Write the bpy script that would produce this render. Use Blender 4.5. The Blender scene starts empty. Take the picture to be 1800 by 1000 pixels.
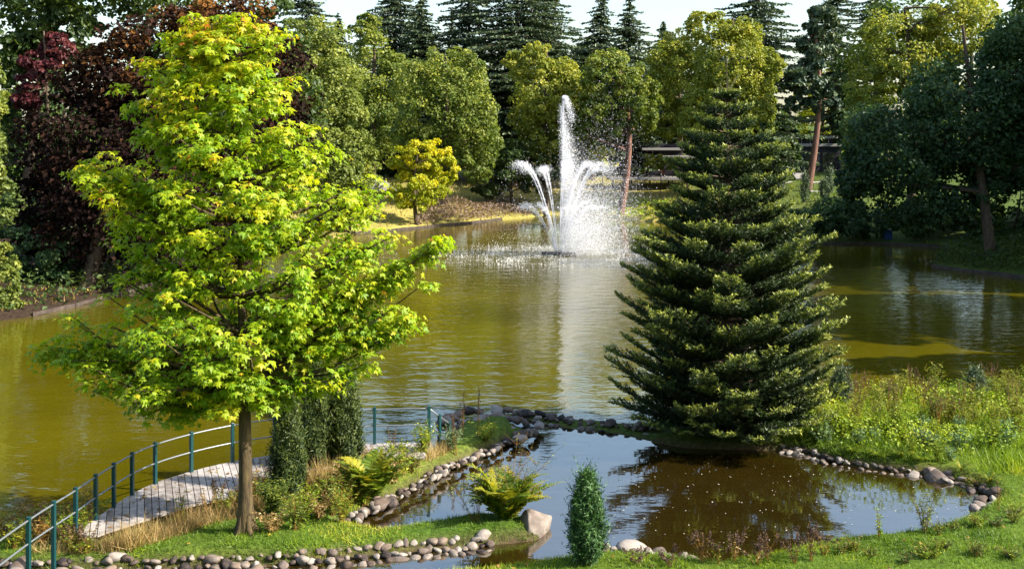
import bpy, bmesh, math, random
import numpy as np
from mathutils import Vector, Matrix

# ------------------------------------------------------------------ camera, sky, sun, exposure
scene = bpy.context.scene
COL = scene.collection
F, CX, YH, CH = 2000.0, 900.0, 250.0, 8.0          # focal length and horizon row in photo pixels, camera height
cam_d = bpy.data.cameras.new('camera')
cam = bpy.data.objects.new('camera', cam_d); COL.objects.link(cam)
cam.location = (0, 0, CH); cam.rotation_euler = (math.radians(90), 0, 0)
cam_d.sensor_width = 36; cam_d.lens = 36 * F / 1800; cam_d.shift_y = -250 / 1800
cam_d.clip_start = 0.1; cam_d.clip_end = 3000
scene.camera = cam

SUN_EL, SUN_AZ = math.radians(35), math.radians(104)    # azimuth clockwise from +Y (view direction)
world = bpy.data.worlds.new('World'); scene.world = world; world.use_nodes = True
wn = world.node_tree
sky = wn.nodes.new('ShaderNodeTexSky'); sky.sky_type = 'NISHITA'; sky.sun_disc = False
sky.sun_elevation = SUN_EL; sky.sun_rotation = SUN_AZ
sky.air_density = 1.25; sky.dust_density = 2.0; sky.ozone_density = 2.0
wn.links.new(sky.outputs[0], wn.nodes['Background'].inputs[0])
wn.nodes['Background'].inputs[1].default_value = 0.12

sd = bpy.data.lights.new('sun', 'SUN'); sun = bpy.data.objects.new('sun', sd); COL.objects.link(sun)
sd.energy = 5.0; sd.angle = math.radians(0.55); sd.color = (1.0, 0.93, 0.80)
sdir = Vector((math.cos(SUN_EL) * math.sin(SUN_AZ), math.cos(SUN_EL) * math.cos(SUN_AZ), math.sin(SUN_EL)))
sun.rotation_euler = sdir.to_track_quat('Z', 'Y').to_euler(); sun.location = sdir * 200

vs = scene.view_settings
vs.view_transform = 'Standard'; vs.look = 'None'; vs.gamma = 1.0; vs.use_curve_mapping = False
vs.exposure = 1.4
scene.render.engine = 'CYCLES'
scene.cycles.use_denoising = True
scene.cycles.max_bounces = 6; scene.cycles.diffuse_bounces = 3; scene.cycles.glossy_bounces = 3
scene.cycles.transmission_bounces = 4; scene.cycles.transparent_max_bounces = 6
scene.cycles.caustics_reflective = False; scene.cycles.caustics_refractive = False

rng = np.random.default_rng(7)
random.seed(7)

# ------------------------------------------------------------------ helpers
def PX(px, py, Y):                                     # photo pixel at distance Y -> point
    return np.array([(px - CX) / F * Y, Y, CH - (py - YH) / F * Y])
def GX(px, py, z=0.0):                                 # photo pixel on a level z -> point
    Y = F * (CH - z) / (py - YH)
    return np.array([(px - CX) / F * Y, Y, z])
def nrm(a):
    return a / np.maximum(np.linalg.norm(a, axis=-1, keepdims=True), 1e-9)
def rdir(r, n):
    return nrm(r.normal(size=(n, 3)))

class MB:
    def __init__(s): s.v = []; s.f = []; s.t = []; s.m = []; s.n = 0
    def add(s, v, f, tint=0.5, mat=0):
        v = np.asarray(v, float).reshape(-1, 3); f = np.asarray(f, int)
        s.v.append(v); s.f.append(f + s.n); s.n += len(v)
        s.t.append(np.broadcast_to(np.asarray(tint, float), (len(f),))); s.m.append(np.full(len(f), mat))
    def mesh(s, name, mats, smooth=False):
        me = bpy.data.meshes.new(name)
        v = np.concatenate(s.v); tot = np.concatenate([np.full(len(f), f.shape[1]) for f in s.f])
        loops = np.concatenate([f.ravel() for f in s.f])
        me.vertices.add(len(v)); me.vertices.foreach_set('co', v.astype(np.float32).ravel())
        me.loops.add(len(loops)); me.loops.foreach_set('vertex_index', loops.astype(np.int32))
        me.polygons.add(len(tot))
        me.polygons.foreach_set('loop_start', (np.cumsum(tot) - tot).astype(np.int32))
        me.polygons.foreach_set('material_index', np.concatenate(s.m).astype(np.int32))
        if smooth: me.polygons.foreach_set('use_smooth', np.ones(len(tot), bool))
        else: me.polygons.foreach_set('use_smooth', np.zeros(len(tot), bool))
        a = me.attributes.new('tint', 'FLOAT', 'FACE')
        a.data.foreach_set('value', np.concatenate(s.t).astype(np.float32))
        for m in (mats if isinstance(mats, (list, tuple)) else [mats]): me.materials.append(m)
        me.update(calc_edges=True)
        return me
    def build(s, name, mats, parent=None, smooth=False, **kw):
        return link(name, s.mesh(name, mats, smooth), parent, **kw)

def link(name, me, parent=None, loc=None, label=None, cat=None, group=None, kind=None):
    o = bpy.data.objects.new(name, me); COL.objects.link(o)
    if parent is not None: o.parent = parent
    if loc is not None: o.location = loc
    return tag(o, label, cat, group, kind)
def tag(o, label=None, cat=None, group=None, kind=None):
    if label: o['label'] = label
    if cat: o['category'] = cat
    if group: o['group'] = group
    if kind: o['kind'] = kind
    return o
def thing(name, label, cat, loc=(0, 0, 0), rz=0.0, group=None):
    o = link(name, None, None, tuple(float(q) for q in loc), label, cat, group)
    o.rotation_euler.z = rz
    return o
def copy_tree(o, parent=None):
    c = o.copy(); COL.objects.link(c)
    if parent is not None: c.parent = parent
    for ch in list(o.children): copy_tree(ch, c)
    return c

def tube(pts, rad, sides=6, cap=False):
    pts = np.asarray(pts, float); n = len(pts); rad = np.broadcast_to(np.asarray(rad, float), (n,))
    t = nrm(np.gradient(pts, axis=0))
    ref = np.array([0, 0, 1.0]) if abs(t[0, 2]) < .8 else np.array([1.0, 0, 0])
    x = nrm(np.cross(ref, t)); y = np.cross(t, x)
    a = np.arange(sides) / sides * 2 * np.pi
    v = pts[:, None] + rad[:, None, None] * (np.cos(a)[None, :, None] * x[:, None] + np.sin(a)[None, :, None] * y[:, None])
    i = np.arange(n - 1)[:, None] * sides; j = np.arange(sides)[None]; k = (j + 1) % sides
    f = np.stack([i + j, i + k, i + sides + k, i + sides + j], -1).reshape(-1, 4)
    return v.reshape(-1, 3), f
def boxv(c, s):
    c = np.asarray(c, float); s = np.asarray(s, float) / 2
    v = np.array([[x, y, z] for z in (-1, 1) for y in (-1, 1) for x in (-1, 1)]) * s + c
    f = [[0, 2, 3, 1], [4, 5, 7, 6], [0, 1, 5, 4], [2, 6, 7, 3], [0, 4, 6, 2], [1, 3, 7, 5]]
    return v, np.array(f)
def bevel_box(name, size, bev, mat, parent=None, loc=(0, 0, 0), rot=(0, 0, 0), **kw):
    bm = bmesh.new(); bmesh.ops.create_cube(bm, size=1.0)
    bmesh.ops.scale(bm, vec=size, verts=bm.verts)
    bmesh.ops.bevel(bm, geom=bm.edges[:], offset=bev, segments=2, affect='EDGES', profile=.5)
    me = bpy.data.meshes.new(name); bm.to_mesh(me); bm.free(); me.materials.append(mat)
    o = link(name, me, parent, loc, **kw); o.rotation_euler = rot
    return o

def place(tv, tf, pos, nor, along, size):
    """copies of a template (x across, y along, z out of the blade) at pos"""
    z = nrm(nor); y = nrm(along - (along * z).sum(-1, keepdims=True) * z); x = np.cross(y, z)
    size = np.broadcast_to(np.asarray(size, float), (len(pos),))
    v = (tv[None, :, 0, None] * x[:, None] + tv[None, :, 1, None] * y[:, None] + tv[None, :, 2, None] * z[:, None])
    v = pos[:, None] + v * size[:, None, None]
    f = np.arange(len(pos))[:, None, None] * len(tv) + tf[None]
    return v.reshape(-1, 3), f.reshape(-1, tf.shape[1])
RH = np.array([[0, -.5, 0], [.36, .02, .10], [0, .5, -.04], [-.36, .02, .10]]); RHF = np.array([[0, 1, 2, 3]])
ND = np.array([[-.5, 0, 0], [.5, 0, 0], [0, 1, 0]]); NDF = np.array([[0, 1, 2]])
LONG = np.array([[0, 0, 0], [.17, .4, .06], [0, 1, -.05], [-.17, .4, .06]]); LONGF = np.array([[0, 1, 2, 3]])
def maple_template():
    out = [(0, -.42)]
    tips = [(-35, .34), (28, .62), (90, .78), (152, .62), (215, .34)]
    v = [(0, 0, .05)]; ang = []
    for i, (a, r) in enumerate(tips):
        ar = math.radians(a); ang.append((ar, r))
    for i, (ar, r) in enumerate(ang):
        v.append((math.cos(ar) * r, math.sin(ar) * r, -.10))
        if i < 4:
            m = (ar + ang[i + 1][0]) / 2; v.append((math.cos(m) * .30, math.sin(m) * .30, .02))
    v.append((0, -.16, .03))
    k = len(v) - 1
    return np.array(v), np.array([[0, i, i % k + 1] for i in range(1, k + 1)])
MAPV, MAPF = maple_template()

# ------------------------------------------------------------------ materials
def new_mat(name):
    m = bpy.data.materials.new(name); m.use_nodes = True
    nt = m.node_tree; b = nt.nodes['Principled BSDF']
    return m, nt, b
def ramp_node(nt, stops):
    r = nt.nodes.new('ShaderNodeValToRGB'); e = r.color_ramp.elements
    while len(e) < len(stops): e.new(.5)
    for i, (p, c) in enumerate(stops): e[i].position = p; e[i].color = (*c, 1)
    return r
def leaf_mat(name, stops, trans=.35, rough=.45, spec=.35, tmul=1.3):
    m, nt, b = new_mat(name)
    at = nt.nodes.new('ShaderNodeAttribute'); at.attribute_name = 'tint'
    r = ramp_node(nt, stops); nt.links.new(at.outputs['Fac'], r.inputs[0])
    nt.links.new(r.outputs[0], b.inputs['Base Color'])
    b.inputs['Roughness'].default_value = rough; b.inputs['Specular IOR Level'].default_value = spec
    if trans > 0:
        g = nt.nodes.new('ShaderNodeMix'); g.data_type = 'RGBA'; g.blend_type = 'MULTIPLY'; g.inputs[0].default_value = 1
        nt.links.new(r.outputs[0], g.inputs[6]); g.inputs[7].default_value = (tmul, tmul * 1.05, tmul * .55, 1)
        t = nt.nodes.new('ShaderNodeBsdfTranslucent'); nt.links.new(g.outputs[2], t.inputs[0])
        mx = nt.nodes.new('ShaderNodeMixShader'); mx.inputs[0].default_value = trans
        nt.links.new(b.outputs[0], mx.inputs[1]); nt.links.new(t.outputs[0], mx.inputs[2])
        nt.links.new(mx.outputs[0], nt.nodes['Material Output'].inputs[0])
    return m
def noise_mat(name, stops, scale=5, detail=6, rough=.85, bump=.3, bscale=20, spec=.3, stretch=None, obj_rand=0.0, dist=.02):
    m, nt, b = new_mat(name)
    tc = nt.nodes.new('ShaderNodeTexCoord'); mp = nt.nodes.new('ShaderNodeMapping')
    nt.links.new(tc.outputs['Object'], mp.inputs[0])
    if stretch: mp.inputs['Scale'].default_value = stretch
    n = nt.nodes.new('ShaderNodeTexNoise'); n.inputs['Scale'].default_value = scale; n.inputs['Detail'].default_value = detail
    nt.links.new(mp.outputs[0], n.inputs[0])
    src = n.outputs[0]
    if obj_rand:
        oi = nt.nodes.new('ShaderNodeObjectInfo'); ma = nt.nodes.new('ShaderNodeMath'); ma.operation = 'MULTIPLY_ADD'
        s2 = nt.nodes.new('ShaderNodeMath'); s2.operation = 'SUBTRACT'; s2.inputs[1].default_value = .5
        nt.links.new(oi.outputs['Random'], s2.inputs[0]); nt.links.new(s2.outputs[0], ma.inputs[0])
        ma.inputs[1].default_value = obj_rand; nt.links.new(src, ma.inputs[2]); src = ma.outputs[0]
    r = ramp_node(nt, stops); nt.links.new(src, r.inputs[0]); nt.links.new(r.outputs[0], b.inputs['Base Color'])
    b.inputs['Roughness'].default_value = rough; b.inputs['Specular IOR Level'].default_value = spec
    if bump:
        n2 = nt.nodes.new('ShaderNodeTexNoise'); n2.inputs['Scale'].default_value = bscale; n2.inputs['Detail'].default_value = 5
        nt.links.new(mp.outputs[0], n2.inputs[0])
        bp = nt.nodes.new('ShaderNodeBump'); bp.inputs['Strength'].default_value = bump; bp.inputs['Distance'].default_value = dist
        nt.links.new(n2.outputs[0], bp.inputs['Height']); nt.links.new(bp.outputs[0], b.inputs['Normal'])
    return m
def plain(name, c, rough=.6, metal=0.0, spec=.4):
    m, nt, b = new_mat(name); b.inputs['Base Color'].default_value = (*c, 1)
    b.inputs['Roughness'].default_value = rough; b.inputs['Metallic'].default_value = metal; b.inputs['Specular IOR Level'].default_value = spec
    return m

M = {}
M['bark'] = noise_mat('bark', [(.3, (.035, .024, .015)), (.7, (.14, .10, .065))], 6, 6, .9, .8, 14, stretch=(3, 3, .5))
M['maple_bark'] = noise_mat('maple_bark', [(.3, (.025, .018, .010)), (.55, (.075, .052, .024)), (.75, (.12, .09, .03))], 5, 7, .9, .9, 18, stretch=(3, 3, .6))
M['pine_bark'] = noise_mat('pine_bark', [(.3, (.07, .035, .03)), (.7, (.20, .10, .07))], 2, 6, .9, .6, 6, stretch=(3, 3, .5))
M['stone'] = noise_mat('stone', [(.05, (.025, .02, .02)), (.25, (.090, .062, .046)), (.42, (.115, .095, .085)), (.55, (.17, .12, .085)), (.7, (.18, .15, .13)), (.95, (.28, .245, .215))], 2.2, 6, .8, .6, 9, obj_rand=1.0)
M['boulder'] = noise_mat('boulder', [(.3, (.085, .065, .055)), (.5, (.16, .13, .11)), (.75, (.25, .215, .19))], 3.0, 8, .85, .6, 12)
M['plank'] = noise_mat('plank', [(.2, (.15, .125, .11)), (.45, (.27, .24, .22)), (.8, (.40, .36, .335))], 6, 6, .8, .25, 40, obj_rand=.45)
M['teal'] = plain('teal_paint', (.004, .040, .044), .35, 0, .5)
M['rail'] = plain('galvanised_rail', (.20, .22, .23), .4, .5)
M['black'] = plain('black_plastic', (.012, .012, .016), .5)
M['dark_wood'] = noise_mat('dark_wood', [(.3, (.03, .022, .02)), (.7, (.09, .068, .055))], 3, 5, .9, .4, 12)
M['house_dark'] = noise_mat('dark_cladding', [(.3, (.012, .012, .02)), (.7, (.03, .028, .04))], 2, 4, .7, .2, 9)
M['fascia'] = plain('pale_fascia', (.26, .245, .24), .6)
M['glass'] = plain('window_glass', (.02, .022, .025), .08, 0, .6)
M['gravel'] = noise_mat('path_gravel', [(.3, (.32, .30, .28)), (.7, (.46, .44, .42))], 8, 5, .95, .3, 30)
M['blue'] = plain('blue_paint', (.03, .07, .22), .5)
M['red'] = plain('red_paint', (.35, .02, .03), .5)
M['white_car'] = plain('pale_car_paint', (.30, .28, .28), .3, 0, .6)  # pale paint darkened, the car's shade put into the colour
M['skin'] = plain('skin', (.45, .27, .20), .6)
M['rubber'] = plain('rubber', (.015, .015, .015), .8)

M['maple_leaf'] = leaf_mat('maple_leaf', [(0, (.050, .135, .008)), (.35, (.18, .31, .010)), (.6, (.36, .42, .012)), (.8, (.54, .45, .016)), (1, (.58, .20, .02))], .5, .48, .4, 1.35)
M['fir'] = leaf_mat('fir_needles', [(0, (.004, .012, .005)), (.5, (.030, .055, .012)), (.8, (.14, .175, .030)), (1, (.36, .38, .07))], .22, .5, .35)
M['juniper'] = leaf_mat('juniper_needles', [(0, (.008, .020, .008)), (.5, (.028, .052, .014)), (1, (.12, .15, .025))], .15, .55, .3)
M['juniper_bright'] = leaf_mat('juniper_bright_needles', [(0, (.03, .035, .014)), (.35, (.025, .065, .022)), (.7, (.05, .115, .03)), (1, (.10, .19, .05))], .15, .55, .3)
LEAFCOL = {
 'copper': [(0, (.005, .0025, .0025)), (.6, (.017, .008, .006)), (.8, (.05, .020, .010)), (1, (.15, .065, .015))],
 'crimson': [(0, (.05, .010, .014)), (.6, (.10, .022, .028)), (1, (.20, .06, .055))],
 'dark': [(0, (.015, .035, .010)), (.5, (.045, .08, .018)), (1, (.12, .16, .025))],
 'bluedark': [(0, (.014, .036, .014)), (.5, (.040, .085, .030)), (1, (.10, .155, .045))],
 'mid': [(0, (.035, .07, .012)), (.5, (.12, .165, .024)), (1, (.31, .32, .045))],
 'yellowgreen': [(0, (.065, .10, .014)), (.5, (.20, .235, .028)), (1, (.44, .40, .05))],
 'grey': [(0, (.045, .075, .015)), (.5, (.15, .19, .035)), (1, (.33, .35, .07))],
 'gold': [(0, (.14, .19, .010)), (.5, (.36, .38, .012)), (1, (.66, .52, .014))],
 'pine': [(0, (.018, .04, .024)), (.5, (.055, .09, .05)), (1, (.15, .18, .08))],
 'weed': [(0, (.05, .11, .010)), (.5, (.20, .29, .018)), (1, (.48, .48, .035))],
 'weedblue': [(0, (.06, .13, .06)), (.5, (.16, .27, .13)), (1, (.32, .42, .22))],
 'dry': [(0, (.16, .10, .04)), (.5, (.36, .25, .10)), (1, (.58, .44, .22))],
 'rust': [(0, (.10, .045, .02)), (.5, (.28, .15, .03)), (1, (.45, .36, .05))],
 'fern': [(0, (.04, .09, .008)), (.5, (.14, .20, .014)), (1, (.40, .32, .025))],
 'lawn': [(0, (.030, .070, .008)), (.4, (.11, .19, .012)), (.7, (.24, .31, .018)), (1, (.46, .41, .06))],
  'heather': [(0, (.08, .05, .04)), (.5, (.20, .135, .105)), (1, (.36, .27, .20))],
 'plum': [(0, (.03, .015, .015)), (.5, (.08, .045, .04)), (1, (.18, .11, .08))],
}
for k, s in LEAFCOL.items():
    M[k] = leaf_mat('leaves_' + k, s, {'pine': .12, 'copper': .1}.get(k, .34), .75 if k == 'copper' else .5, .08 if k == 'copper' else .3)

def drop_mat():
    m, nt, b = new_mat('water_spray')
    d = nt.nodes.new('ShaderNodeBsdfDiffuse'); d.inputs[0].default_value = (.9, .9, .93, 1)
    t = nt.nodes.new('ShaderNodeBsdfTranslucent'); t.inputs[0].default_value = (.9, .9, .95, 1)
    mx = nt.nodes.new('ShaderNodeMixShader'); mx.inputs[0].default_value = .5
    nt.links.new(d.outputs[0], mx.inputs[1]); nt.links.new(t.outputs[0], mx.inputs[2])
    nt.links.new(mx.outputs[0], nt.nodes['Material Output'].inputs[0]); return m
M['spray'] = drop_mat()

FX, FY = 3.35, 80.8                                     # fountain
def water_mat(name, base, strength, scales, fountain=False, ior=1.45):
    m, nt, b = new_mat(name)
    b.inputs['Roughness'].default_value = .04; b.inputs['IOR'].default_value = ior
    b.inputs['Specular IOR Level'].default_value = .5
    geo = nt.nodes.new('ShaderNodeNewGeometry')
    n0 = nt.nodes.new('ShaderNodeTexNoise'); n0.inputs['Scale'].default_value = .08; n0.inputs['Detail'].default_value = 3
    nt.links.new(geo.outputs['Position'], n0.inputs[0])
    r = ramp_node(nt, [(.3, tuple(c * .6 for c in base)), (.7, tuple(c * 1.3 for c in base))])
    nt.links.new(n0.outputs[0], r.inputs[0]); nt.links.new(r.outputs[0], b.inputs['Base Color'])
    h = None
    for (sc, wt, stx, sty) in scales:
        mp = nt.nodes.new('ShaderNodeMapping'); mp.inputs['Scale'].default_value = (stx, sty, 1)
        nt.links.new(geo.outputs['Position'], mp.inputs[0])
        n = nt.nodes.new('ShaderNodeTexNoise'); n.inputs['Scale'].default_value = sc; n.inputs['Detail'].default_value = 2.5
        nt.links.new(mp.outputs[0], n.inputs[0])
        ma = nt.nodes.new('ShaderNodeMath'); ma.operation = 'MULTIPLY'; ma.inputs[1].default_value = wt
        nt.links.new(n.outputs[0], ma.inputs[0])
        if h is None: h = ma.outputs[0]
        else:
            ad = nt.nodes.new('ShaderNodeMath'); ad.operation = 'ADD'
            nt.links.new(h, ad.inputs[0]); nt.links.new(ma.outputs[0], ad.inputs[1]); h = ad.outputs[0]
    # patches of calmer and livelier water
    n3 = nt.nodes.new('ShaderNodeTexNoise'); n3.inputs['Scale'].default_value = .11; n3.inputs['Detail'].default_value = 2
    nt.links.new(geo.outputs['Position'], n3.inputs[0])
    mr = nt.nodes.new('ShaderNodeMapRange'); mr.inputs[1].default_value = .35; mr.inputs[2].default_value = .7
    mr.inputs[3].default_value = strength * .45; mr.inputs[4].default_value = strength * 1.3
    nt.links.new(n3.outputs[0], mr.inputs[0]); st = mr.outputs[0]
    if fountain:
        vd = nt.nodes.new('ShaderNodeVectorMath'); vd.operation = 'DISTANCE'; vd.inputs[1].default_value = (FX - .5, FY - 14, 0)
        nt.links.new(geo.outputs['Position'], vd.inputs[0])
        mf = nt.nodes.new('ShaderNodeMapRange'); mf.inputs[1].default_value = 8; mf.inputs[2].default_value = 40
        mf.inputs[3].default_value = strength * 2.2; mf.inputs[4].default_value = 0
        nt.links.new(vd.outputs['Value'], mf.inputs[0])
        ad = nt.nodes.new('ShaderNodeMath'); ad.operation = 'ADD'
        nt.links.new(st, ad.inputs[0]); nt.links.new(mf.outputs[0], ad.inputs[1]); st = ad.outputs[0]
    bp = nt.nodes.new('ShaderNodeBump'); bp.inputs['Distance'].default_value = 1.0
    nt.links.new(st, bp.inputs['Strength']); nt.links.new(h, bp.inputs['Height'])
    nt.links.new(bp.outputs[0], b.inputs['Normal'])
    return m
M['lake'] = water_mat('murky_lake_water', (.078, .067, .0018), .35, [(1.6, .05, .6, 1.0), (6.0, .010, .6, 1.0)], True, 2.0)
M['pond'] = water_mat('pond_water', (.022, .014, .002), .22, [(2.2, .035, .6, 1.0), (8.0, .006, .6, 1.0)], ior=3.8)

# ------------------------------------------------------------------ shoreline and terrain
LAKE = np.array([(-90, 12), (-30, 19), (-13.5, 22.0), (-11, 22.7), (-9.6, 23.0), (-8.7, 23.5), (-8.3, 24.5), (-8.0, 25.3), (-7.4, 26.2),
    (-6.6, 27.0), (-5.7, 27.6), (-4.9, 28.0), (-3.5, 28.5), (-2.0, 28.7), (-1.8, 30.2), (-1.5, 31.9), (-.5, 32.4), (.35, 31.85), (.1, 32.9), (0, 33.5), (1.2, 33.0), (3, 32.3),
    (4.5, 32.4), (6, 33), (8, 33.6), (10, 34.2), (13, 35.2), (17, 36), (24, 36), (33, 38), (38, 47), (36, 57), (31, 65.5), (28.3, 69.5), (27, 73),
    (28.5, 76.5), (33, 80), (33, 86), (29, 89), (22, 89.5), (19.5, 92), (17.5, 100), (17, 108), (15.5, 113), (12.5, 115), (10.5, 121), (8, 126), (4, 126), (2, 121), (-1, 118),
    (-4, 112.5), (-8, 107), (-10.5, 103), (-13.8, 99), (-15.5, 90), (-17.5, 78), (-19.5, 66), (-20.6, 58.8), (-21.2, 55.2), (-22, 52.2), (-23.6, 50.2), (-30, 47), (-60, 44), (-95, 42)], float)
POND = np.array([(.35, 31.85), (.55, 31.2), (-.05, 30.0), (-.7, 28.9), (-1.9, 27.0), (-2.4, 25.7), (-3.1, 24.4), (-3.5, 23.5), (-2.7, 23.05), (-1.9, 23.3), (-.85, 24.0), (-.3, 24.0),
    (.5, 23.7), (.8, 23.2), (.5, 22.7), (-.34, 22.45), (-1.2, 22.2), (-2.2, 21.9), (-4.3, 21.35), (-7.4, 21.05), (-9.4, 20.95), (-14, 20.9), (-14, 19.0), (-8, 19.4), (-4.5, 20.0), (-2.95, 20.45),
    (-.54, 20.9), (.66, 21.4), (1.88, 21.75), (2.94, 21.5), (3.9, 21.2), (5.5, 22.0), (6.5, 22.6), (7.4, 22.6), (8.7, 23.2), (9.8, 24.1), (10.6, 25.1), (10.7, 26.2),
    (10.1, 27.1), (9.1, 27.5), (8.1, 28.06), (7.2, 29.2), (6.5, 29.35), (4.6, 29.5), (3.7, 30.1), (2.9, 30.85), (1.6, 31.45), (.85, 32.0), (.1, 32.9)], float)
def sdf(poly, x, y):                                    # positive outside
    d = np.full(x.shape, 1e9); ins = np.zeros(x.shape, bool)
    n = len(poly)
    for i in range(n):
        ax, ay = poly[i]; bx, by = poly[(i + 1) % n]
        ex, ey = bx - ax, by - ay
        t = np.clip(((x - ax) * ex + (y - ay) * ey) / (ex * ex + ey * ey), 0, 1)
        d = np.minimum(d, (x - ax - t * ex) ** 2 + (y - ay - t * ey) ** 2)
        c = ((ay > y) != (by > y)) & (x < (bx - ax) * (y - ay) / (by - ay + 1e-12) + ax)
        ins ^= c
    d = np.sqrt(d); return np.where(ins, -d, d)
def vnoise(x, y, s, seed=0):
    r = np.random.default_rng(seed); t = r.random((64, 64))
    u = x / s; w = y / s; i = np.floor(u).astype(int); j = np.floor(w).astype(int)
    a = u - i; b = w - j; a = a * a * (3 - 2 * a); b = b * b * (3 - 2 * b)
    g = lambda p, q: t[p % 64, q % 64]
    return (g(i, j) * (1 - a) + g(i + 1, j) * a) * (1 - b) + (g(i, j + 1) * (1 - a) + g(i + 1, j + 1) * a) * b
def ground_z(x, y):
    x = np.asarray(x, float); y = np.asarray(y, float)
    dl = sdf(LAKE, x, y); dp = sdf(POND, x, y); d = np.minimum(dl, dp)
    far = np.clip((y - 44) / 12, 0, 1)
    near = np.where(d > 0, .32 * np.clip(d / .35, 0, 1) ** .7, np.maximum(d * .9, -1.2))
    farz = np.where(d > 0, .25 * np.clip(d / .3, 0, 1) + np.minimum(d, 130) * .085 + .9 * np.clip(d / 6, 0, 1) ** 2 * np.clip((x + 30) / 20, 0.3, 1), np.maximum(d * .5, -1.2))
    near = np.where((near > 0) & (x > -.2) & (x < 4.6) & (y > 30.2), near * .35, near)
    z = near * (1 - far) + farz * far
    z = z + np.where(d > .3, (vnoise(x, y, 1.3, 1) - .5) * .10 + (vnoise(x, y, .45, 2) - .5) * .04, 0) * (1 - far)
    z = z + np.where(d > 1, (vnoise(x, y, 9, 3) - .5) * .8 * np.clip(d / 8, 0, 1), 0) * far
    z = z + np.where(d > 0, np.clip(18 - y, 0, 60) * .33, 0)
    z = np.where((y < 44) & (np.abs(x) > 20) & (d > 0), z + np.clip(np.abs(x) - 20, 0, 40) * .06, z)
    return z
def spaced(segs):
    out = []
    for a, b, st in segs: out += list(np.arange(a, b, st))
    return np.array(out + [segs[-1][1]])
xs = spaced([(-700, -120, 60), (-120, -50, 5), (-50, -14, .9), (-14, 16, .2), (16, 45, .8), (45, 120, 5), (120, 700, 60)])
ys = spaced([(-40, 14, 4), (14, 19, 1), (19, 34.5, .18), (34.5, 130, .9), (130, 200, 5), (200, 1400, 80)])
gx, gy = np.meshgrid(xs, ys); gz = ground_z(gx, gy)
nx, ny = len(xs), len(ys)
i = np.arange(ny - 1)[:, None] * nx + np.arange(nx - 1)[None]
gf = np.stack([i, i + 1, i + 1 + nx, i + nx], -1).reshape(-1, 4)
# ground cover zones carried as a colour attribute: lawn, dry meadow, bare soil / leaf litter; both side banks darkened for shade
D = np.minimum(sdf(LAKE, gx, gy), sdf(POND, gx, gy))
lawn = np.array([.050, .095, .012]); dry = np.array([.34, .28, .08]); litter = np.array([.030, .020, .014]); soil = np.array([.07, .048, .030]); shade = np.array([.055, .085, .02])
def zone_colour(x, y, d):
    n1 = vnoise(x, y, 3.0, 5); n2 = vnoise(x, y, 11, 6)
    c = lawn + (np.array([.12, .15, .02]) - lawn) * n1[..., None] * .7
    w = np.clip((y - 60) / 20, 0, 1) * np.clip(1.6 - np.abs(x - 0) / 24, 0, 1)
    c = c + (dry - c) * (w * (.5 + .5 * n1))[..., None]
    w = np.clip((-12 - x) / 4, 0, 1) * np.clip((y - 45) / 5, 0, 1) * np.clip((98 - y) / 12, 0, 1); c = c + (litter - c) * w[..., None]  # leaf-litter brown, darkened to paint in the bank's shadow
    w = np.clip((x - 18) / 6, 0, 1) * np.clip((y - 55) / 8, 0, 1) * .7; c = c + (shade - c) * w[..., None]  # shade of the right bank blended into its ground colour
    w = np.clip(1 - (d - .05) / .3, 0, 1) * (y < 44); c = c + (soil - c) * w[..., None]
    return c
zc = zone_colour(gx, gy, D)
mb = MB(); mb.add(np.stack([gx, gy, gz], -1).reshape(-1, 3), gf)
def ground_material():
    m, nt, b = new_mat('ground_cover')
    at = nt.nodes.new('ShaderNodeAttribute'); at.attribute_name = 'zone'
    tc = nt.nodes.new('ShaderNodeTexCoord')
    n = nt.nodes.new('ShaderNodeTexNoise'); n.inputs['Scale'].default_value = 9; n.inputs['Detail'].default_value = 8
    nt.links.new(tc.outputs['Object'], n.inputs[0])
    r = ramp_node(nt, [(.25, (.45, .45, .45)), (.75, (1.5, 1.5, 1.4))]); nt.links.new(n.outputs[0], r.inputs[0])
    g = nt.nodes.new('ShaderNodeMix'); g.data_type = 'RGBA'; g.blend_type = 'MULTIPLY'; g.inputs[0].default_value = 1
    nt.links.new(at.outputs['Color'], g.inputs[6]); nt.links.new(r.outputs[0], g.inputs[7])
    nt.links.new(g.outputs[2], b.inputs['Base Color']); b.inputs['Roughness'].default_value = .95; b.inputs['Specular IOR Level'].default_value = .1
    bp = nt.nodes.new('ShaderNodeBump'); bp.inputs['Strength'].default_value = .6; bp.inputs['Distance'].default_value = .06
    nt.links.new(n.outputs[0], bp.inputs['Height']); nt.links.new(bp.outputs[0], b.inputs['Normal'])
    return m
ground = mb.build('ground', ground_material(), smooth=True, kind='structure', label='grassy banks and lawn around the lake and pond', cat='ground')
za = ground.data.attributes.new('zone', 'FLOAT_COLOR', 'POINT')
za.data.foreach_set('color', np.concatenate([zc.reshape(-1, 3), np.ones((nx * ny, 1))], 1).astype(np.float32).ravel())

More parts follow.
